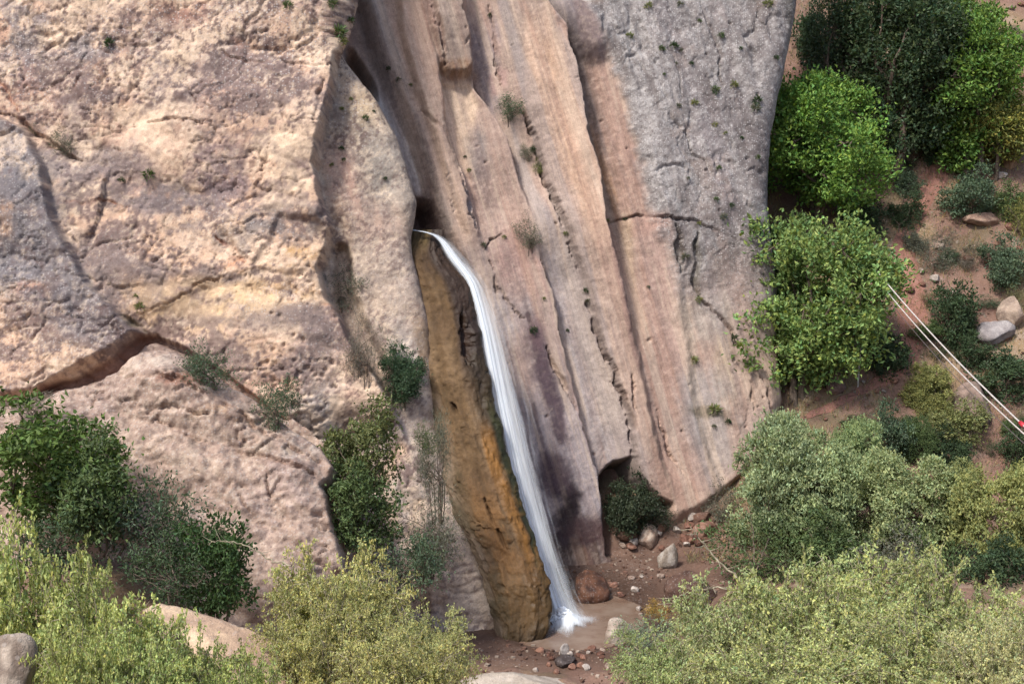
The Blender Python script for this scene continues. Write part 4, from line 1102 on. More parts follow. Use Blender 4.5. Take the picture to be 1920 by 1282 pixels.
# ------------------------------------------------------------------ boulders and stones
import bmesh as _bm
_b = _bm.new(); _bm.ops.create_icosphere(_b, subdivisions=5, radius=1); ICO5 = (np.array([v.co[:] for v in _b.verts]), np.array([[v.index for v in f.verts] for f in _b.faces])); _b.free()
_b = _bm.new(); _bm.ops.create_icosphere(_b, subdivisions=3, radius=1); ICO3 = (np.array([v.co[:] for v in _b.verts]), np.array([[v.index for v in f.verts] for f in _b.faces])); _b.free()
_b = _bm.new(); _bm.ops.create_icosphere(_b, subdivisions=4, radius=1); ICO4 = (np.array([v.co[:] for v in _b.verts]), np.array([[v.index for v in f.verts] for f in _b.faces])); _b.free()
def boulder_mesh(size, seed, c1, c2, hi=True, cuts=9, speck=.4, wet=0.0):
    rng = np.random.default_rng(seed); V, Fc = (ICO5 if max(size) > 2.5 else ICO4) if hi else ICO3
    V = V.copy()
    for i in range(cuts):
        n = unit(rng.normal(size=3)); d = rng.uniform(.52, .85)
        k = V @ n; V = V - np.maximum(k - d, 0)[:, None] * n * .92
    s_ = np.array(size) / 2
    nn = fbm3(V[:, 0] * 1.6 + seed, V[:, 1] * 1.6, V[:, 2] * 1.6, seed, 5, .6)
    n4 = fbm3(V[:, 0] * 7 + seed, V[:, 1] * 7, V[:, 2] * 7, seed + 8, 4, .6)
    V = V * (1 + .16 * nn + .035 * n4)[:, None] / .82
    c = ss(-.3, .3, fbm3(V[:, 0] * 2.3, V[:, 1] * 2.3 + seed, V[:, 2] * 2.3, seed + 3, 4, .6))[:, None]
    C = np.array(c1) * (1 - c) + np.array(c2) * c
    return mesh_np('stone', V * s_, Fc, C, smooth=hi, alpha=np.full(len(V), speck), wet=np.full(len(V), wet))

BOULDERS = [
    # label, px, py(bottom), width px, height px, depth ratio, colours, rot, wet, group
    ('pale upright boulder standing alone on the muddy floor right of the waterfall', 1252, 1076, 32, 44, .8, (205, 196, 186), (160, 146, 132), .2, 0),
    ('pale squarish boulder at the foot of the dark alcove', 1214, 1030, 34, 36, .9, (206, 188, 172), (160, 134, 118), .8, 0),
    ('wet rust orange boulder beside the splash of the waterfall', 1106, 1140, 66, 50, 1.0, (122, 84, 64), (72, 50, 42), .4, .6),
    ('pale boulder half hidden by the small sage bush near the pool', 1158, 1214, 50, 40, .9, (200, 186, 172), (168, 150, 136), .1, 0),
    ('dark flat stone at the outflow of the pool', 1062, 1252, 36, 16, 1.0, (96, 86, 84), (70, 60, 58), .3, .5),
    ('small pale stone standing at the outflow of the pool', 1058, 1236, 18, 22, .8, (205, 196, 190), (160, 150, 145), .9, 0),
    ('broad brown boulder behind the bare branch right of the pool', 1300, 1140, 90, 52, .9, (112, 86, 74), (84, 62, 54), .2, .2),
    ('low brown boulder at the left end of the rubble bank', 1175, 1012, 40, 18, .9, (130, 100, 84), (104, 80, 66), .2, .1),
    ('tan boulder half under the big grey green shrub', 1320, 1010, 44, 24, .9, (168, 130, 112), (130, 96, 82), .5, 0),
    ('reddish boulder on the rubble bank under the cliff foot', 1316, 985, 40, 22, .9, (140, 108, 92), (112, 84, 72), .9, 0),
    ('large pale grey boulder on the right hillside, lower of the pair', 1868, 650, 62, 38, .9, (186, 178, 176), (150, 142, 142), .3, 0),
    ('large tan boulder on the right hillside, upper of the pair', 1898, 622, 50, 48, .9, (196, 174, 156), (160, 140, 126), .9, 0),
    ('rounded grey boulder beneath the white cables', 1822, 800, 76, 60, 1.0, (170, 146, 134), (120, 104, 92), .3, 0),
    ('small grey rock beside the path below the leafy tree', 1566, 742, 34, 36, .9, (150, 120, 110), (116, 92, 84), .1, 0),
    ('tan rock among shrubs at the upper right edge', 1896, 322, 26, 30, .9, (190, 156, 124), (130, 100, 80), .4, 0),
    ('flat tan rock on the slope under the upper dark shrubs', 1840, 425, 60, 22, .9, (190, 160, 140), (160, 128, 112), .4, 0),
]
for lab, px, py, w, h, dr, c1, c2, rz, wt in BOULDERS:
    P, N, ob = hit(px, py - h * .25)
    k = pxm(P); sz = (w * k, w * k * dr, h * k * 1.25)
    o = link('boulder', boulder_mesh(sz, abs(hash((px, py))) % 9973, alb(*c1), alb(*c2), True, 9, .3, wt), M_STONE)
    o.location = (P[0], P[1] + .1, gz(P[0], P[1]) + sz[2] * .30); o.rotation_euler = (0, 0, rz)
    setp(o, lab, 'boulder')
def big_rock(lab, px, py, y, sz, c1, c2, rot, seed, wt=0):
    o = link('boulder', boulder_mesh(sz, seed, alb(*c1), alb(*c2), True, 6, .35, wt), M_STONE)
    P = at_y(np.array(float(px)), np.array(float(py)), y); o.location = tuple(P); o.rotation_euler = rot
    setp(o, lab, 'boulder'); return o
big_rock('pinkish boulder filling the bottom left corner of the frame', 5, 1280, 14.0, (.62, .8, 1.05), (204, 188, 172), (140, 124, 112), (0, .1, .3), 11)
big_rock('long pale peach rock ridge emerging from the left foreground bushes', 450, 1262, 21.0, (3.2, 1.5, 1.15), (232, 202, 170), (190, 160, 138), (0, .42, -.15), 12)
big_rock('flat whitish rock slab at the bottom edge below the brown column', 1000, 1300, 35.5, (3.4, 1.6, 1.1), (214, 200, 186), (176, 164, 150), (0, .12, .1), 13)
# loose stones of the floor and the rubble bank
rng = np.random.default_rng(77)
STONES = [boulder_mesh((1, .85, .7), 900 + i, alb(*c), alb(*c2), False, 7, .2) for i, (c, c2) in enumerate([((196, 178, 164), (150, 124, 110)), ((150, 110, 94), (120, 84, 70)), ((206, 194, 184), (170, 156, 146)), ((120, 84, 70), (92, 64, 54)), ((170, 128, 108), (136, 98, 84))])]
ORD = ['first', 'second', 'third', 'fourth', 'fifth', 'sixth', 'seventh', 'eighth', 'ninth', 'tenth', 'eleventh', 'twelfth', 'thirteenth', 'fourteenth', 'fifteenth', 'sixteenth', 'seventeenth', 'eighteenth', 'nineteenth', 'twentieth']
def nth(i):
    if i < 20: return ORD[i]
    t = {2: 'twenty', 3: 'thirty', 4: 'forty'}[(i + 1) // 10]
    return {2: 'twentieth', 3: 'thirtieth', 4: 'fortieth'}[(i + 1) // 10] if (i + 1) % 10 == 0 else t + '-' + ORD[(i + 1) % 10 - 1]
SCOL = ['pale brown', 'dull brown', 'whitish', 'dark brown', 'tan']
def stones(region, n, lab, grp, smin, smax):
    made = []
    for i in range(n * 3):
        px, py = rng.uniform(region[0], region[2]), rng.uniform(region[1], region[3])
        P, N, ob = hit(px, py)
        if ob is None or ob.name not in ('ground', 'path') or len(made) >= n: continue
        s_ = rng.uniform(smin, smax) ** 1.0 * pxm(P); j = rng.integers(len(STONES))
        o = link('stone', STONES[j], M_STONE)
        o.location = (P[0], P[1], P[2] + s_ * .18); o.scale = (s_, s_ * rng.uniform(.8, 1.1), s_ * rng.uniform(.7, 1.2)); o.rotation_euler = (rng.uniform(-.3, .3), rng.uniform(-.3, .3), rng.uniform(0, 6.28))
        made.append((project(np.array(o.location))[0], j, o))
    for i, (x, j, o) in enumerate(sorted(made, key=lambda m_: m_[0])):
        setp(o, SCOL[j] + ' stone, ' + nth(i) + ' from the left ' + lab, 'stone', grp)
stones((1165, 950, 1330, 1030), 34, 'in the rubble at the cliff foot', 'rubble at the cliff foot', 8, 22)
stones((1140, 1080, 1340, 1150), 20, 'on the mud right of the pool', 'stones strewn on the muddy floor', 7, 18)
stones((990, 1205, 1160, 1265), 28, 'along the outflow below the pool', 'stones along the outflow', 7, 17)
stones((1520, 690, 1700, 790), 8, 'on the footpath under the leafy tree', 'stones on the footpath', 6, 12)
stones((1700, 320, 1915, 660), 22, 'on the hillside among the shrubs', 'stones on the right hillside', 8, 22)
stones((1880, 0, 1920, 190), 6, 'on the bare upper right slope', 'stones on the upper slope', 10, 22)
stones((1640, 690, 1915, 860), 8, 'on the slope below the cables', 'stones below the cables', 8, 18)

def build_gravel():
    rg = np.random.default_rng(21); n = 6500
    x = np.concatenate([rg.uniform(-2.5, 8, n // 2), rg.uniform(7, 22, n // 2)]); y = np.concatenate([rg.uniform(36, 50, n // 2), rg.uniform(47, 68, n // 2)]); n = len(x)
    k = fbm2(x * .8, y * .8, 6, 3) > -.12; x, y = x[k], y[k]; n = len(x)
    sz = .018 + .05 * rg.random(n) ** 3
    cube = np.array([[a, b, c] for a in (-1, 1) for b in (-1, 1) for c in (-1, 1)], float)
    V = (cube[None] * rg.uniform(.55, 1.1, (n, 8, 3))) * sz[:, None, None]
    an = rg.uniform(0, 6.28, n); c, s_ = np.cos(an)[:, None], np.sin(an)[:, None]
    V = np.stack([V[..., 0] * c - V[..., 1] * s_, V[..., 0] * s_ + V[..., 1] * c, V[..., 2] * .7], -1)
    V += np.stack([x, y, gz(x, y) + sz * .3], -1)[:, None]
    q = np.array([[0, 1, 3, 2], [4, 6, 7, 5], [0, 4, 5, 1], [2, 3, 7, 6], [0, 2, 6, 4], [1, 5, 7, 3]])
    Fc = (np.arange(n)[:, None, None] * 8 + q[None]).reshape(-1, 4)
    pal = np.array([alb(150, 122, 106), alb(120, 92, 78), alb(186, 168, 152), alb(98, 74, 64), alb(136, 104, 90)])
    C = np.repeat(pal[rg.integers(0, 5, n)] * rg.uniform(.8, 1.2, (n, 1)), 8, 0)
    o = link('gravel', mesh_np('gravel', V.reshape(-1, 3), Fc, C, smooth=False, alpha=np.zeros(n * 8), wet=np.zeros(n * 8)), M_STONE)
    setp(o, 'fine brown gravel strewn over the canyon floor and hillside', 'gravel', None, 'stuff')
build_gravel()
# ------------------------------------------------------------------ vegetation
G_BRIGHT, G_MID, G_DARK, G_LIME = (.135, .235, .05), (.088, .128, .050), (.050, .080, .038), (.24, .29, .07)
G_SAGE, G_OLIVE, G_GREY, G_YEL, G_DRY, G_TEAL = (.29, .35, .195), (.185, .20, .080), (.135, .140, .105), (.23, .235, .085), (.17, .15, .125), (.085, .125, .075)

def plant(name, lab, cat, base, crown, stems, color, sc, rz=0.0, grp=None, cname='crown', sname='trunk', bark=None, tilt=(0, 0)):
    r = empty(name, base, rz, sc); r.rotation_euler = (tilt[0], tilt[1], rz)
    setp(r, lab, cat, grp)
    c = link(cname, crown, M_LEAF, r); c.color = (*color, 1)
    if stems is not None: link(sname, stems, bark or M_BARK, r)
    return r

# --- single trees of the gully, each with its own crown
def tree(lab, bx, by, top, w, color, seed, nl, ncl, nlf, cr, L, Wd, z0=.12, stems=3, yb=None, dx=0, shell=.5, grp='trees of the gully', lobesn=16, up=.35):
    P = ground_hit(bx, by) if yb is None else at_y(np.array(float(bx)), np.array(float(by)), yb)
    k = pxm(P); h = (by - top) * k * 1.02; ww = w * k
    lobes = auto_lobes(ww, h, lobesn, seed, h * z0)
    lobes = [(c + np.array([dx * k, 0, 0]), r) for c, r in lobes]
    cm, cl = crown_mesh('crown', lobes, ncl, nlf, cr, L, Wd, seed, up=up, shell=shell)
    bmh = branch_mesh('trunk', lobes, cl, seed + 1, .035 * h ** .8, stems, 90, .2)
    return plant('tree', lab, 'tree', P, cm, bmh, color, 1.0, 0, grp)
tree('round bright green tree growing against the right edge of the grey cliff', 1524, 436, 148, 284, G_BRIGHT, 201, 0, 520, 46, .22, .17, .11, .02, 3, lobesn=20, shell=.62)
tree('light green broad leaved tree beside the path at the cliff end', 1496, 752, 394, 320, (.185, .265, .085), 202, 0, 620, 46, .24, .19, .12, -.05, 3, dx=6, lobesn=22, shell=.5)
tree('small dark green tree tucked behind the light leaved tree', 1420, 560, 412, 100, G_MID, 203, 0, 130, 40, .2, .14, .09, .05, 2)
tree('tall shadowy dark green tree at the top right', 1672, 330, -60, 240, G_DARK, 204, 0, 460, 46, .26, .18, .11, .02, 3, lobesn=18)
tree('large green tree with sunlit top in the upper right', 1802, 340, 25, 190, (.11, .19, .04), 205, 0, 420, 46, .26, .18, .11, .02, 3, lobesn=18)
tree('pale tipped green tree rising over the top edge of the frame', 1730, 230, -50, 170, (.12, .185, .05), 206, 0, 320, 44, .26, .17, .11, .1, 2)
tree('yellowish green tree at the right edge below the dark trees', 1866, 326, 176, 130, (.19, .20, .055), 207, 0, 240, 44, .24, .14, .08, .03, 3)
tree('dark tree in the cleft between grey cliff and gully', 1590, 240, -40, 140, (.045, .07, .035), 208, 0, 230, 40, .26, .16, .1, .02, 2)

# --- shrub models in unit size (about 1 wide and 1 high), shared by the copies
def unit_shrub(seed, ncl, nlf, cr, L, Wd, lob=11, up=.35, out=.6, shell=.45, stems=4, var=.17):
    lobes = auto_lobes(1.05, 1.02, lob, seed, -.28, .62, (.25, .45))
    c, cl = crown_mesh('foliage', lobes, ncl, nlf, cr, L, Wd, seed, up=up, out=out, shell=shell, zmin=-.06, var=var, yellow=.06)
    return c, branch_mesh('stems', lobes, cl, seed + 1, .018, stems, 60, .07)
U_DENSE = [unit_shrub(301 + i, 190, 26, .055, .055, .030) for i in range(3)]
U_FINE = [unit_shrub(321 + i, 620, 34, .034, .034, .019, 9, .6, .9, .72, var=.12) for i in range(3)]
U_LOOSE = [unit_shrub(341 + i, 110, 22, .075, .045, .022, 13, .5, .7, .3) for i in range(3)]
U_THIN = [unit_shrub(361 + i, 130, 26, .08, .055, .011, 12, .9, .9, .3, 9) for i in range(2)]
UN = {'dense': U_DENSE, 'fine': U_FINE, 'loose': U_LOOSE, 'thin': U_THIN}
_cnt = {}
def shrub(lab, px, bot, top, w, color, kind='dense', grp=None, y=None, surf=False, sink=.06, name='shrub', bark=None):
    i = _cnt.get(kind, 0); _cnt[kind] = i + 1
    if y is not None: P = at_y(np.array(float(px)), np.array(float(bot)), y)
    elif surf: P = hit(px, bot)[0]
    else: P = ground_hit(px, bot)
    k = pxm(P); c, s_ = UN[kind][i % len(UN[kind])]
    h = (bot - top) * k * 1.04; ww = w * k * 1.04
    P = P + np.array([0, ww * (.05 if not surf else -.02), -h * sink])
    return plant(name, lab, 'shrub', P, c, s_, color, (ww, ww * .9, h), (i * 1.7) % 6.28, grp, 'foliage', 'stems', bark)

HG = 'shrubs on the right hillside'
for a in [
    ('round dark green shrub right of the footpath, largest below the boulders', 1792, 640, 520, 100, G_DARK, 'dense'),
    ('dark green shrub at the right edge above the pair of boulders', 1880, 535, 438, 88, G_TEAL, 'dense'),
    ('greyish green shrub on the slope between path and dark shrub', 1756, 505, 430, 64, G_GREY, 'loose'),
    ('dark shrub at the lower right of the round bright tree', 1700, 428, 362, 70, G_DARK, 'dense'),
    ('small dark shrub beside the right flank of the round bright tree', 1702, 366, 312, 56, G_TEAL, 'dense'),
    ('low spreading dark shrub on the upper slope right of the path', 1826, 405, 308, 104, G_TEAL, 'dense'),
    ('second low dark shrub on the upper slope, nearest the right edge', 1886, 410, 340, 70, G_MID, 'dense'),
    ('sunlit yellow green shrub cut by the right edge of the frame', 1912, 450, 330, 60, (.2, .2, .06), 'loose'),
    ('upright dark shrub under the tall shadowy tree', 1745, 300, 220, 70, G_DARK, 'dense'),
    ('pale grey shrub between the round tree and the dark trees', 1690, 300, 240, 46, G_GREY, 'loose'),
    ('bright yellow green shrub beneath the cables beside the path', 1752, 775, 676, 104, G_YEL, 'fine'),
    ('olive shrub just below the bright yellow green shrub', 1806, 835, 745, 110, G_OLIVE, 'dense'),
    ('dark green shrub in the hollow under the path', 1672, 862, 752, 100, G_TEAL, 'dense'),
    ('green shrub to the right of the dark shrub under the path', 1722, 868, 775, 80, G_MID, 'fine'),
    ('dark shrub on the slope right of the cables', 1880, 745, 650, 120, G_DARK, 'dense'),
    ('dark shrub hugging the slope between cables and round shrub', 1822, 690, 630, 76, G_DARK, 'dense'),
    ('shadowy shrub under the grey boulder below the cables', 1780, 878, 800, 80, G_DARK, 'dense'),
    ('dark shrub at the right edge under the cables', 1905, 880, 790, 70, G_DARK, 'dense'),
    ('dry tan shrub on the slope right of the upper path', 1812, 500, 460, 60, G_DRY, 'thin'),
    ('thin grassy green shrub beside the boulders at the right edge', 1908, 590, 530, 50, (.2, .2, .1), 'thin'),
    ('dark shrub at the base of the light leaved tree', 1650, 700, 600, 90, G_DARK, 'dense'),
    ('grey tangled shrub in the shaded cleft above the round tree', 1545, 150, 30, 70, G_GREY, 'thin'),
    ('dark shrub filling the shaded cleft below the rock spur', 1525, 190, 110, 60, G_DARK, 'loose'),
    ('dark leafy shrub high in the cleft right of the grey cliff', 1530, 120, -10, 90, G_DARK, 'dense'),
    ('brown grey shrub in the cleft just above the round bright tree', 1555, 215, 130, 90, (.07, .075, .05), 'loose'),
    ('low dark shrub at the foot of the round bright tree', 1620, 440, 370, 90, G_DARK, 'dense'),
]:
    shrub(*a, grp=HG)

UG = [(1700, 300), (1668, 250), (1715, 455), (1740, 560), (1775, 480), (1838, 470), (1850, 560), (1820, 620), (1890, 690), (1850, 720), (1760, 660), (1740, 620), (1690, 790), (1640, 780), (1830, 780), (1890, 800), (1770, 440), (1860, 380), (1790, 300), (1905, 250), (1895, 210), (1890, 130), (1905, 60), (1880, 480), (1910, 520), (1730, 830), (1600, 800), (1650, 830), (1860, 840), (1910, 780)]
_rg = random.Random(9)
for i_, (x_, y_) in enumerate(sorted(UG)):
    shrub('low scrubby undergrowth plant, ' + nth(i_) + ' from the left on the right hillside', x_, y_ + 14, y_ - 14 - _rg.random() * 14, 34 + _rg.random() * 36, [G_DARK, G_GREY, G_TEAL, (.15, .15, .07), G_MID][i_ % 5], ['dense', 'loose', 'thin'][i_ % 3], 'undergrowth on the right hillside')

WG = 'grey green shrubs right of the waterfall'
shrub('tallest feathery grey green shrub right of the waterfall', 1470, 1010, 756, 190, G_SAGE, 'fine', WG, y=46.0)
shrub('rounded feathery grey green shrub overlapping the tallest one', 1528, 1030, 800, 170, (.28, .34, .175), 'fine', WG, y=45.2)
shrub('slim grey green shrub peeking out behind the rounded one', 1590, 930, 768, 120, (.25, .32, .15), 'fine', WG, y=47.5)
shrub('broad pale grey green shrub in the middle of the right thicket', 1700, 1030, 838, 190, (.29, .34, .17), 'fine', WG, y=45.5)
shrub('rounded grey green shrub right of the broad pale one', 1770, 1000, 850, 120, (.28, .31, .13), 'fine', WG, y=46.2)
shrub('yellow green shrub at the right edge above the dark hollow', 1880, 1050, 838, 170, (.29, .31, .12), 'fine', WG, y=44.0)
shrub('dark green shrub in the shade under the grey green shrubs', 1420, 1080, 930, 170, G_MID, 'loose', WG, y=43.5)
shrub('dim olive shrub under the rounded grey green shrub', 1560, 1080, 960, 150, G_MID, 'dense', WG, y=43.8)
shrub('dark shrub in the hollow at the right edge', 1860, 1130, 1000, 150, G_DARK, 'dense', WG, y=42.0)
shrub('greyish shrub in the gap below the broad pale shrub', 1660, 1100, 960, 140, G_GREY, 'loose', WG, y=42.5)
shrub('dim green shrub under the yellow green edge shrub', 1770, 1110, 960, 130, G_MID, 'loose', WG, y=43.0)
shrub('grey green scrub at the cliff foot left of the thicket', 1350, 970, 890, 70, G_GREY, 'loose', WG)

LG = 'dark shrubs on the left bank'
shrub('large dark green shrub at the left edge under the cliff', 70, 960, 738, 260, (.085, .135, .035), 'dense', LG, y=33.5)
shrub('mid green shrub right of the large dark edge shrub', 190, 985, 810, 190, G_MID, 'dense', LG, y=33.0)
shrub('greyish green thin shrub in front of the speckled outcrop', 292, 1030, 850, 180, G_TEAL, 'loose', LG, y=33.5)
shrub('dark green shrub at the right end of the left bank', 405, 1130, 945, 160, (.055, .10, .035), 'dense', LG, y=32.5)
shrub('shadowed dark shrub low between the left bank shrubs', 320, 1120, 970, 170, G_DARK, 'loose', LG, y=31.5)
shrub('dim shrub under the large dark edge shrub', 110, 1060, 900, 220, G_DARK, 'loose', LG, y=32.0)
shrub('thin brownish shrub along the soil ledge at the left edge', 60, 780, 735, 120, G_DRY, 'thin', LG, y=35.5)

CG = 'shrubs on the ledges left of the waterfall'
shrub('grey green shrub on the soil ledge above the speckled outcrop', 395, 728, 622, 96, G_TEAL, 'loose', CG, surf=True)
shrub('dark green shrub further down the soil ledge', 520, 790, 685, 90, G_TEAL, 'loose', CG, surf=True)
shrub('grey leafy shrub in the hollow right of the rock nose', 640, 570, 488, 84, G_GREY, 'loose', CG, surf=True)
shrub('bare twiggy grey shrub in the cleft below the rock nose', 682, 700, 560, 76, G_DRY, 'thin', CG, surf=True)
shrub('dark green tussock shrub beside the top of the brown column', 742, 752, 636, 84, (.05, .09, .045), 'thin', CG, surf=True)
shrub('dark green leafy shrub clinging beside the brown column', 752, 740, 645, 80, (.05, .085, .045), 'dense', CG, surf=True)
shrub('olive green shrub below the tussock shrub, tallest left of the column', 690, 905, 748, 150, (.13, .15, .06), 'dense', CG, y=37.8)
shrub('dark green lower half of the thicket left of the column', 680, 1010, 850, 140, G_MID, 'dense', CG, y=37.0)
shrub('grey dry shrub tangled against the foot of the brown column', 800, 1050, 890, 130, G_GREY, 'thin', CG, y=37.8)
shrub('pale grey shrub leaning over the middle of the brown column', 822, 930, 760, 70, G_GREY, 'thin', CG, y=38.3)
shrub('small leafy sprig beside the middle of the brown column', 800, 850, 782, 46, G_MID, 'loose', CG, y=38.4)
shrub('grey green scrub under the tangled dry shrub', 760, 1110, 960, 140, G_TEAL, 'loose', CG, y=36.5)
shrub('thin grey plant on the cliff at the far left', 118, 285, 232, 54, G_GREY, 'loose', CG, surf=True)
shrub('small dry plant above the grey wedge at the far left', 66, 250, 216, 28, G_GREY, 'loose', CG, surf=True)
shrub('dark green bush rooted in the fluted wall high above the fall', 955, 222, 165, 62, G_TEAL, 'loose', CG, surf=True)
shrub('faint grey bush on the fluted wall right of the fall top', 990, 458, 396, 50, G_GREY, 'loose', CG, surf=True)
shrub('dark ivy like bush filling the alcove at the cliff foot', 1188, 990, 880, 100, (.045, .06, .035), 'dense', CG, surf=True)
shrub('low dark mossy bush at the left of the cliff foot alcove', 1160, 985, 905, 60, (.04, .055, .03), 'dense', CG, surf=True)
shrub('dark trailing bush under the right wall of the alcove', 1225, 985, 925, 70, (.05, .065, .04), 'loose', CG, surf=True)
shrub('thin plant in the crack of the fluted wall under the high bush', 990, 300, 262, 30, G_GREY, 'loose', CG, surf=True)
shrub('mossy plant at the crack bend of the fluted wall', 1010, 322, 290, 22, G_OLIVE, 'loose', CG, surf=True)

# --- little tufts rooted in the rock
def tuft_mesh(seed):
    rng = np.random.default_rng(seed); n = 130
    d = unit(rng.normal(size=(n, 3)) * [1, 1, .7] + [0, 0, .6])
    return leaves_mesh('tuft', d * rng.uniform(.05, .32, (n, 1)), d + rng.normal(size=(n, 3)) * .3, .24 * rng.uniform(.6, 1.3, n), .075, leaf_cols(n, rng), rng)
TUFTS = [tuft_mesh(s_) for s_ in (1, 2, 3)]
def tufts(pts, lab, grp, cols):
    made = []
    for i, (px, py, s_) in enumerate(pts):
        P, N, ob = hit(px, py)
        if ob is None or ob.name.startswith('ground'): continue
        o = link('tuft', TUFTS[i % 3], M_LEAF); o.color = (*cols[i % len(cols)], 1)
        k = s_ * pxm(P) * 1.15; o.scale = (k, k, k); o.location = tuple(P + N * .02); o.rotation_euler = (.4, 0, i * 1.3)
        made.append((project(P)[0], o))
    for i, (x, o) in enumerate(sorted(made, key=lambda m_: m_[0])):
        setp(o, 'small green tuft, ' + nth(i) + ' from the left ' + lab, 'tuft', grp)
tufts([(1180, 68, 16), (1240, 92, 16), (1262, 88, 22), (1275, 95, 12), (1215, 12, 18), (1352, 68, 16), (1388, 92, 10), (1272, 200, 14), (1302, 195, 18), (1340, 170, 20), (1296, 120, 10), (1268, 120, 10), (1340, 235, 14), (1348, 315, 12), (1420, 190, 24), (1416, 205, 22), (1376, 160, 18), (1342, 375, 14), (1372, 385, 12), (1356, 408, 18), (1310, 420, 10), (1420, 295, 12), (1455, 110, 14), (1275, 10, 16), (1440, 8, 22), (1312, 40, 10), (1390, 260, 10), (1290, 335, 9), (1360, 250, 9), (1245, 140, 8)],
      'on the grey speckled slab', 'tufts on the grey slab', [G_OLIVE, G_MID, G_DARK, G_GREY])
tufts([(1062, 438, 12), (1100, 545, 14), (1103, 565, 16), (1140, 414, 10), (1172, 410, 10), (1216, 538, 8), (1300, 676, 20), (1376, 636, 22), (1285, 482, 18), (1310, 562, 16), (1000, 282, 14), (1012, 312, 14), (880, 320, 10), (872, 295, 8), (920, 30, 12), (1340, 768, 26), (1365, 790, 14), (1338, 800, 12), (1020, 560, 8), (1000, 620, 18), (905, 460, 14), (945, 445, 10), (730, 130, 12), (748, 150, 12), (770, 160, 8), (1064, 620, 8)],
      'in the cracks of the fluted wall', 'plants in the cracks of the fluted wall', [G_OLIVE, G_DARK, G_GREY])
tufts([(685, 222, 14), (658, 186, 9), (640, 280, 14), (645, 300, 9), (622, 310, 10), (722, 335, 10), (635, 62, 34), (642, 80, 22), (655, 40, 22), (622, 8, 22), (640, 205, 10), (228, 340, 16), (278, 328, 26), (262, 575, 22), (205, 82, 24), (540, 12, 22), (255, 555, 10), (700, 210, 8)],
      'on the peach buttress', 'plants on the peach buttress', [G_MID, G_OLIVE, G_DARK])

# --- foreground shrubs: arching stems with small leaves
S_A = [stem_shrub('foliage', 50, 2.4, 1.5, 411 + i, .062, .048, 24, 20) for i in range(2)]
S_B = [stem_shrub('foliage', 56, 2.4, 1.5, 431 + i, .052, .034, 26, 22) for i in range(2)]
_k = [0]
def fshrub(lab, px, top, y, w, color, kind, grp, rz=0.0, squash=1.0, floor=None):
    i = _k[0]; _k[0] += 1
    T = at_y(np.array(float(px)), np.array(float(top)), y)
    zb = float(gz(T[0], y)) if floor is None else floor
    h = T[2] - zb; k = w * y / F / 3.2
    c, s_ = (S_A if kind == 'a' else S_B)[i % 2]
    return plant('shrub', lab, 'shrub', (T[0], y, zb), c, s_, color, (k, k, h / 2.55 * squash), rz + i * 2.1, grp, 'foliage', 'stems', M_TWIG)
FG = 'leafy shrubs in the left foreground'
C1, C2, C3 = (.38, .42, .16), (.38, .37, .15), (.33, .36, .15)
fshrub('bright green leafy shrub at the left edge of the foreground', 40, 945, 17.0, 300, C1, 'a', FG)
fshrub('bright leafy shrub left of the pale rock ridge', 200, 1050, 16.5, 330, C1, 'a', FG)
fshrub('light green shrub growing in front of the pale rock ridge', 255, 1165, 14.0, 240, (.36, .42, .17), 'a', FG)
fshrub('low light green shrub in front of the pale ridge at the bottom edge', 430, 1205, 14.0, 260, (.36, .41, .15), 'a', FG)
fshrub('wispy light green shrub half covering the pale ridge', 350, 1165, 17.0, 230, (.35, .40, .15), 'a', FG)
fshrub('low bright shrub in the lower left beside the corner boulder', 150, 1120, 14.0, 240, C1, 'a', FG)
MG = 'olive shrubs in the centre foreground'
fshrub('olive twiggy shrub left of the foot of the brown column', 640, 985, 22.0, 330, C2, 'b', MG)
fshrub('olive shrub low in the centre foreground', 590, 1075, 20.5, 260, C2, 'b', MG)
fshrub('olive shrub nearest the bottom of the brown column', 790, 1115, 21.0, 230, (.35, .36, .16), 'b', MG)
fshrub('low olive shrub along the bottom edge in the centre', 740, 1150, 17.5, 300, C2, 'b', MG)
RG = 'grey green shrubs in the right foreground'
fshrub('tall twiggy shrub in the middle of the right foreground', 1560, 990, 18.5, 420, C3, 'b', RG)
fshrub('twiggy shrub at the right edge of the foreground', 1790, 1010, 18.0, 400, C3, 'b', RG)
fshrub('twiggy shrub with bare branches reaching towards the pool', 1400, 1050, 19.0, 330, (.32, .36, .17), 'b', RG)
fshrub('low shrub along the bottom edge right of the pool', 1260, 1165, 20.0, 260, (.31, .37, .16), 'b', RG)
fshrub('green shrub filling the gap behind the tall twiggy shrub', 1640, 1015, 22.0, 400, (.28, .33, .14), 'b', RG)
fshrub('pale shrub in the bottom right corner', 1900, 1120, 15.0, 300, (.40, .40, .2), 'b', RG)
fshrub('shrub low in the right foreground below the tall twiggy one', 1480, 1150, 15.5, 420, C3, 'b', RG)
fshrub('shrub low in the right foreground near the corner', 1720, 1140, 15.5, 400, (.35, .38, .16), 'b', RG)
shrub('small blue grey sage bush beside the pool', 1205, 1222, 1136, 110, (.20, .25, .17), 'loose', None, y=38.2)
shrub('little shrub with yellow leaves on the mud right of the pool', 1236, 1160, 1118, 54, (.30, .20, .05), 'loose', None, y=40.0)
shrub('yellowish shrub hanging over the edge right of the pool', 1300, 1180, 1100, 90, (.24, .22, .08), 'loose', None, y=36.0)

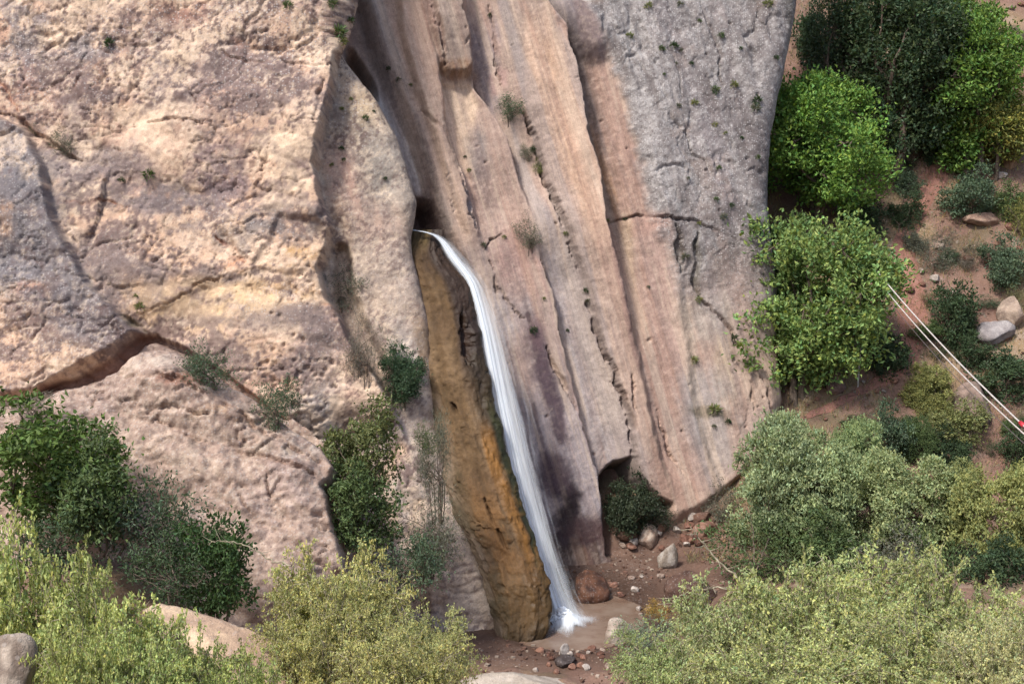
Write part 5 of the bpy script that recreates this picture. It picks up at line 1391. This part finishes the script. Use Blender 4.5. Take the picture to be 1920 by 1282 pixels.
# --- grass of the hillside, too fine to count
def build_grass():
    rng = np.random.default_rng(8); n = 60000
    x = rng.uniform(6, 22, n); y = rng.uniform(46, 70, n)
    k = fbm2(x * .6, y * .6, 12, 3) > -.15
    x, y = x[k], y[k]; n = len(x)
    P = np.stack([x, y, gz(x, y)], -1)
    D = rng.normal(size=(n, 3)) * .45 + [0, -.2, 1.0]
    me = leaves_mesh('grass', P, D, rng.uniform(.10, .30, n), .018, leaf_cols(n, rng, None, .25, .2), rng)
    o = link('grass', me, M_LEAF); o.color = (.26, .23, .12, 1)
    setp(o, 'dry tan grass scattered over the right hillside', 'grass', None, 'stuff')
build_grass()

# ------------------------------------------------------------------ cables, stick
M_ROPE = plain('pale_rope', (.46, .42, .39), .8, .22, 9)
M_WIRE = plain('dark_wire', (.10, .08, .08), .6, .1)
M_RED = plain('red_paint', (.42, .03, .04), .4, .1)
def cable(lab, a, ya, b, yb, r, mat, sag, clamp=False, name='cable'):
    A = at_y(np.array(float(a[0])), np.array(float(a[1])), ya); B = at_y(np.array(float(b[0])), np.array(float(b[1])), yb)
    t = np.linspace(0, 1, 60)[:, None]; P = A + (B - A) * t; P[:, 2] -= sag * 4 * (t * (1 - t))[:, 0]
    T = Tubes(8); T.add(P - A, r); o = link(name, T.mesh(name), mat); o.location = tuple(A); setp(o, lab, 'cable', 'cables over the right hillside')
    if clamp:
        j = int(np.argmin(np.abs(project(P)[0] - 1912)))
        C = Tubes(10); d = unit(P[j + 1] - P[j]); C.add(np.array([P[j] - d * .14, P[j] - d * .11, P[j] + d * .11, P[j] + d * .14]) - A, [r * 1.1, .06, .06, r * 1.1]); link('clamp', C.mesh('clamp'), M_RED, o)
    return o
cable('upper white cable stretched diagonally over the right hillside', (1600, 452), 54, (2030, 898), 30, .022, M_ROPE, .34, True)
cable('lower white cable running just beneath the upper one', (1604, 470), 54, (2026, 906), 30, .019, M_ROPE, .40)
cable('thin dark wire hanging below the two white cables', (1610, 485), 54, (2014, 912), 30, .010, M_WIRE, .46)
Pk = ground_hit(1608, 726); h_ = 82 * pxm(Pk)
T = Tubes(7); rngk = np.random.default_rng(3); T.add(np.array([(0, 0, -.1), (.02, 0, h_ * .5), (.06, 0, h_)]), [.034, .03, .022])
o = link('pole', T.mesh('pole'), M_ROPE); o.location = tuple(Pk); setp(o, 'thin pale stick standing upright on the path', 'stick')
# bare branches in front of the pool
def bare(lab, pts, y, r):
    Q = np.array([at_y(np.array(float(a)), np.array(float(b)), y + dy) for a, b, dy in pts]); rg = np.random.default_rng(int(pts[0][0]))
    t = np.linspace(0, 1, 26); tk = np.linspace(0, 1, len(Q)); P = np.stack([np.interp(t, tk, Q[:, i]) for i in range(3)], -1) + rg.normal(size=(26, 3)) * .012
    base = P[0].copy(); T = Tubes(6); T.add(P - base, np.linspace(r, r * .3, 26))
    for j in range(8, 25, 2):
        d = unit(rg.normal(size=3) + [0, 0, .5]); T.add(np.array([P[j], P[j] + d * .14, P[j] + d * .26 + [0, 0, .02]]) - base, [r * .35, r * .25, r * .1])
    o = link('branch', T.mesh('branch'), M_TWIG); o.location = tuple(base); setp(o, lab, 'branch')
bare('bare pale branch arching up over the mud right of the pool', [(1420, 1120, 0), (1372, 1075, .2), (1335, 1040, .3), (1310, 1010, .3), (1296, 988, .3)], 20.0, .022)
bare('bare pale branch reaching left above the brown boulder', [(1420, 1125, 0), (1350, 1100, .3), (1300, 1108, .4), (1256, 1122, .4)], 20.2, .018)
bare('bare pale twig arching out of the centre foreground shrubs', [(545, 1060, 0), (500, 1046, .2), (460, 1022, .2), (420, 1012, .2), (392, 1020, .2)], 20.0, .014)
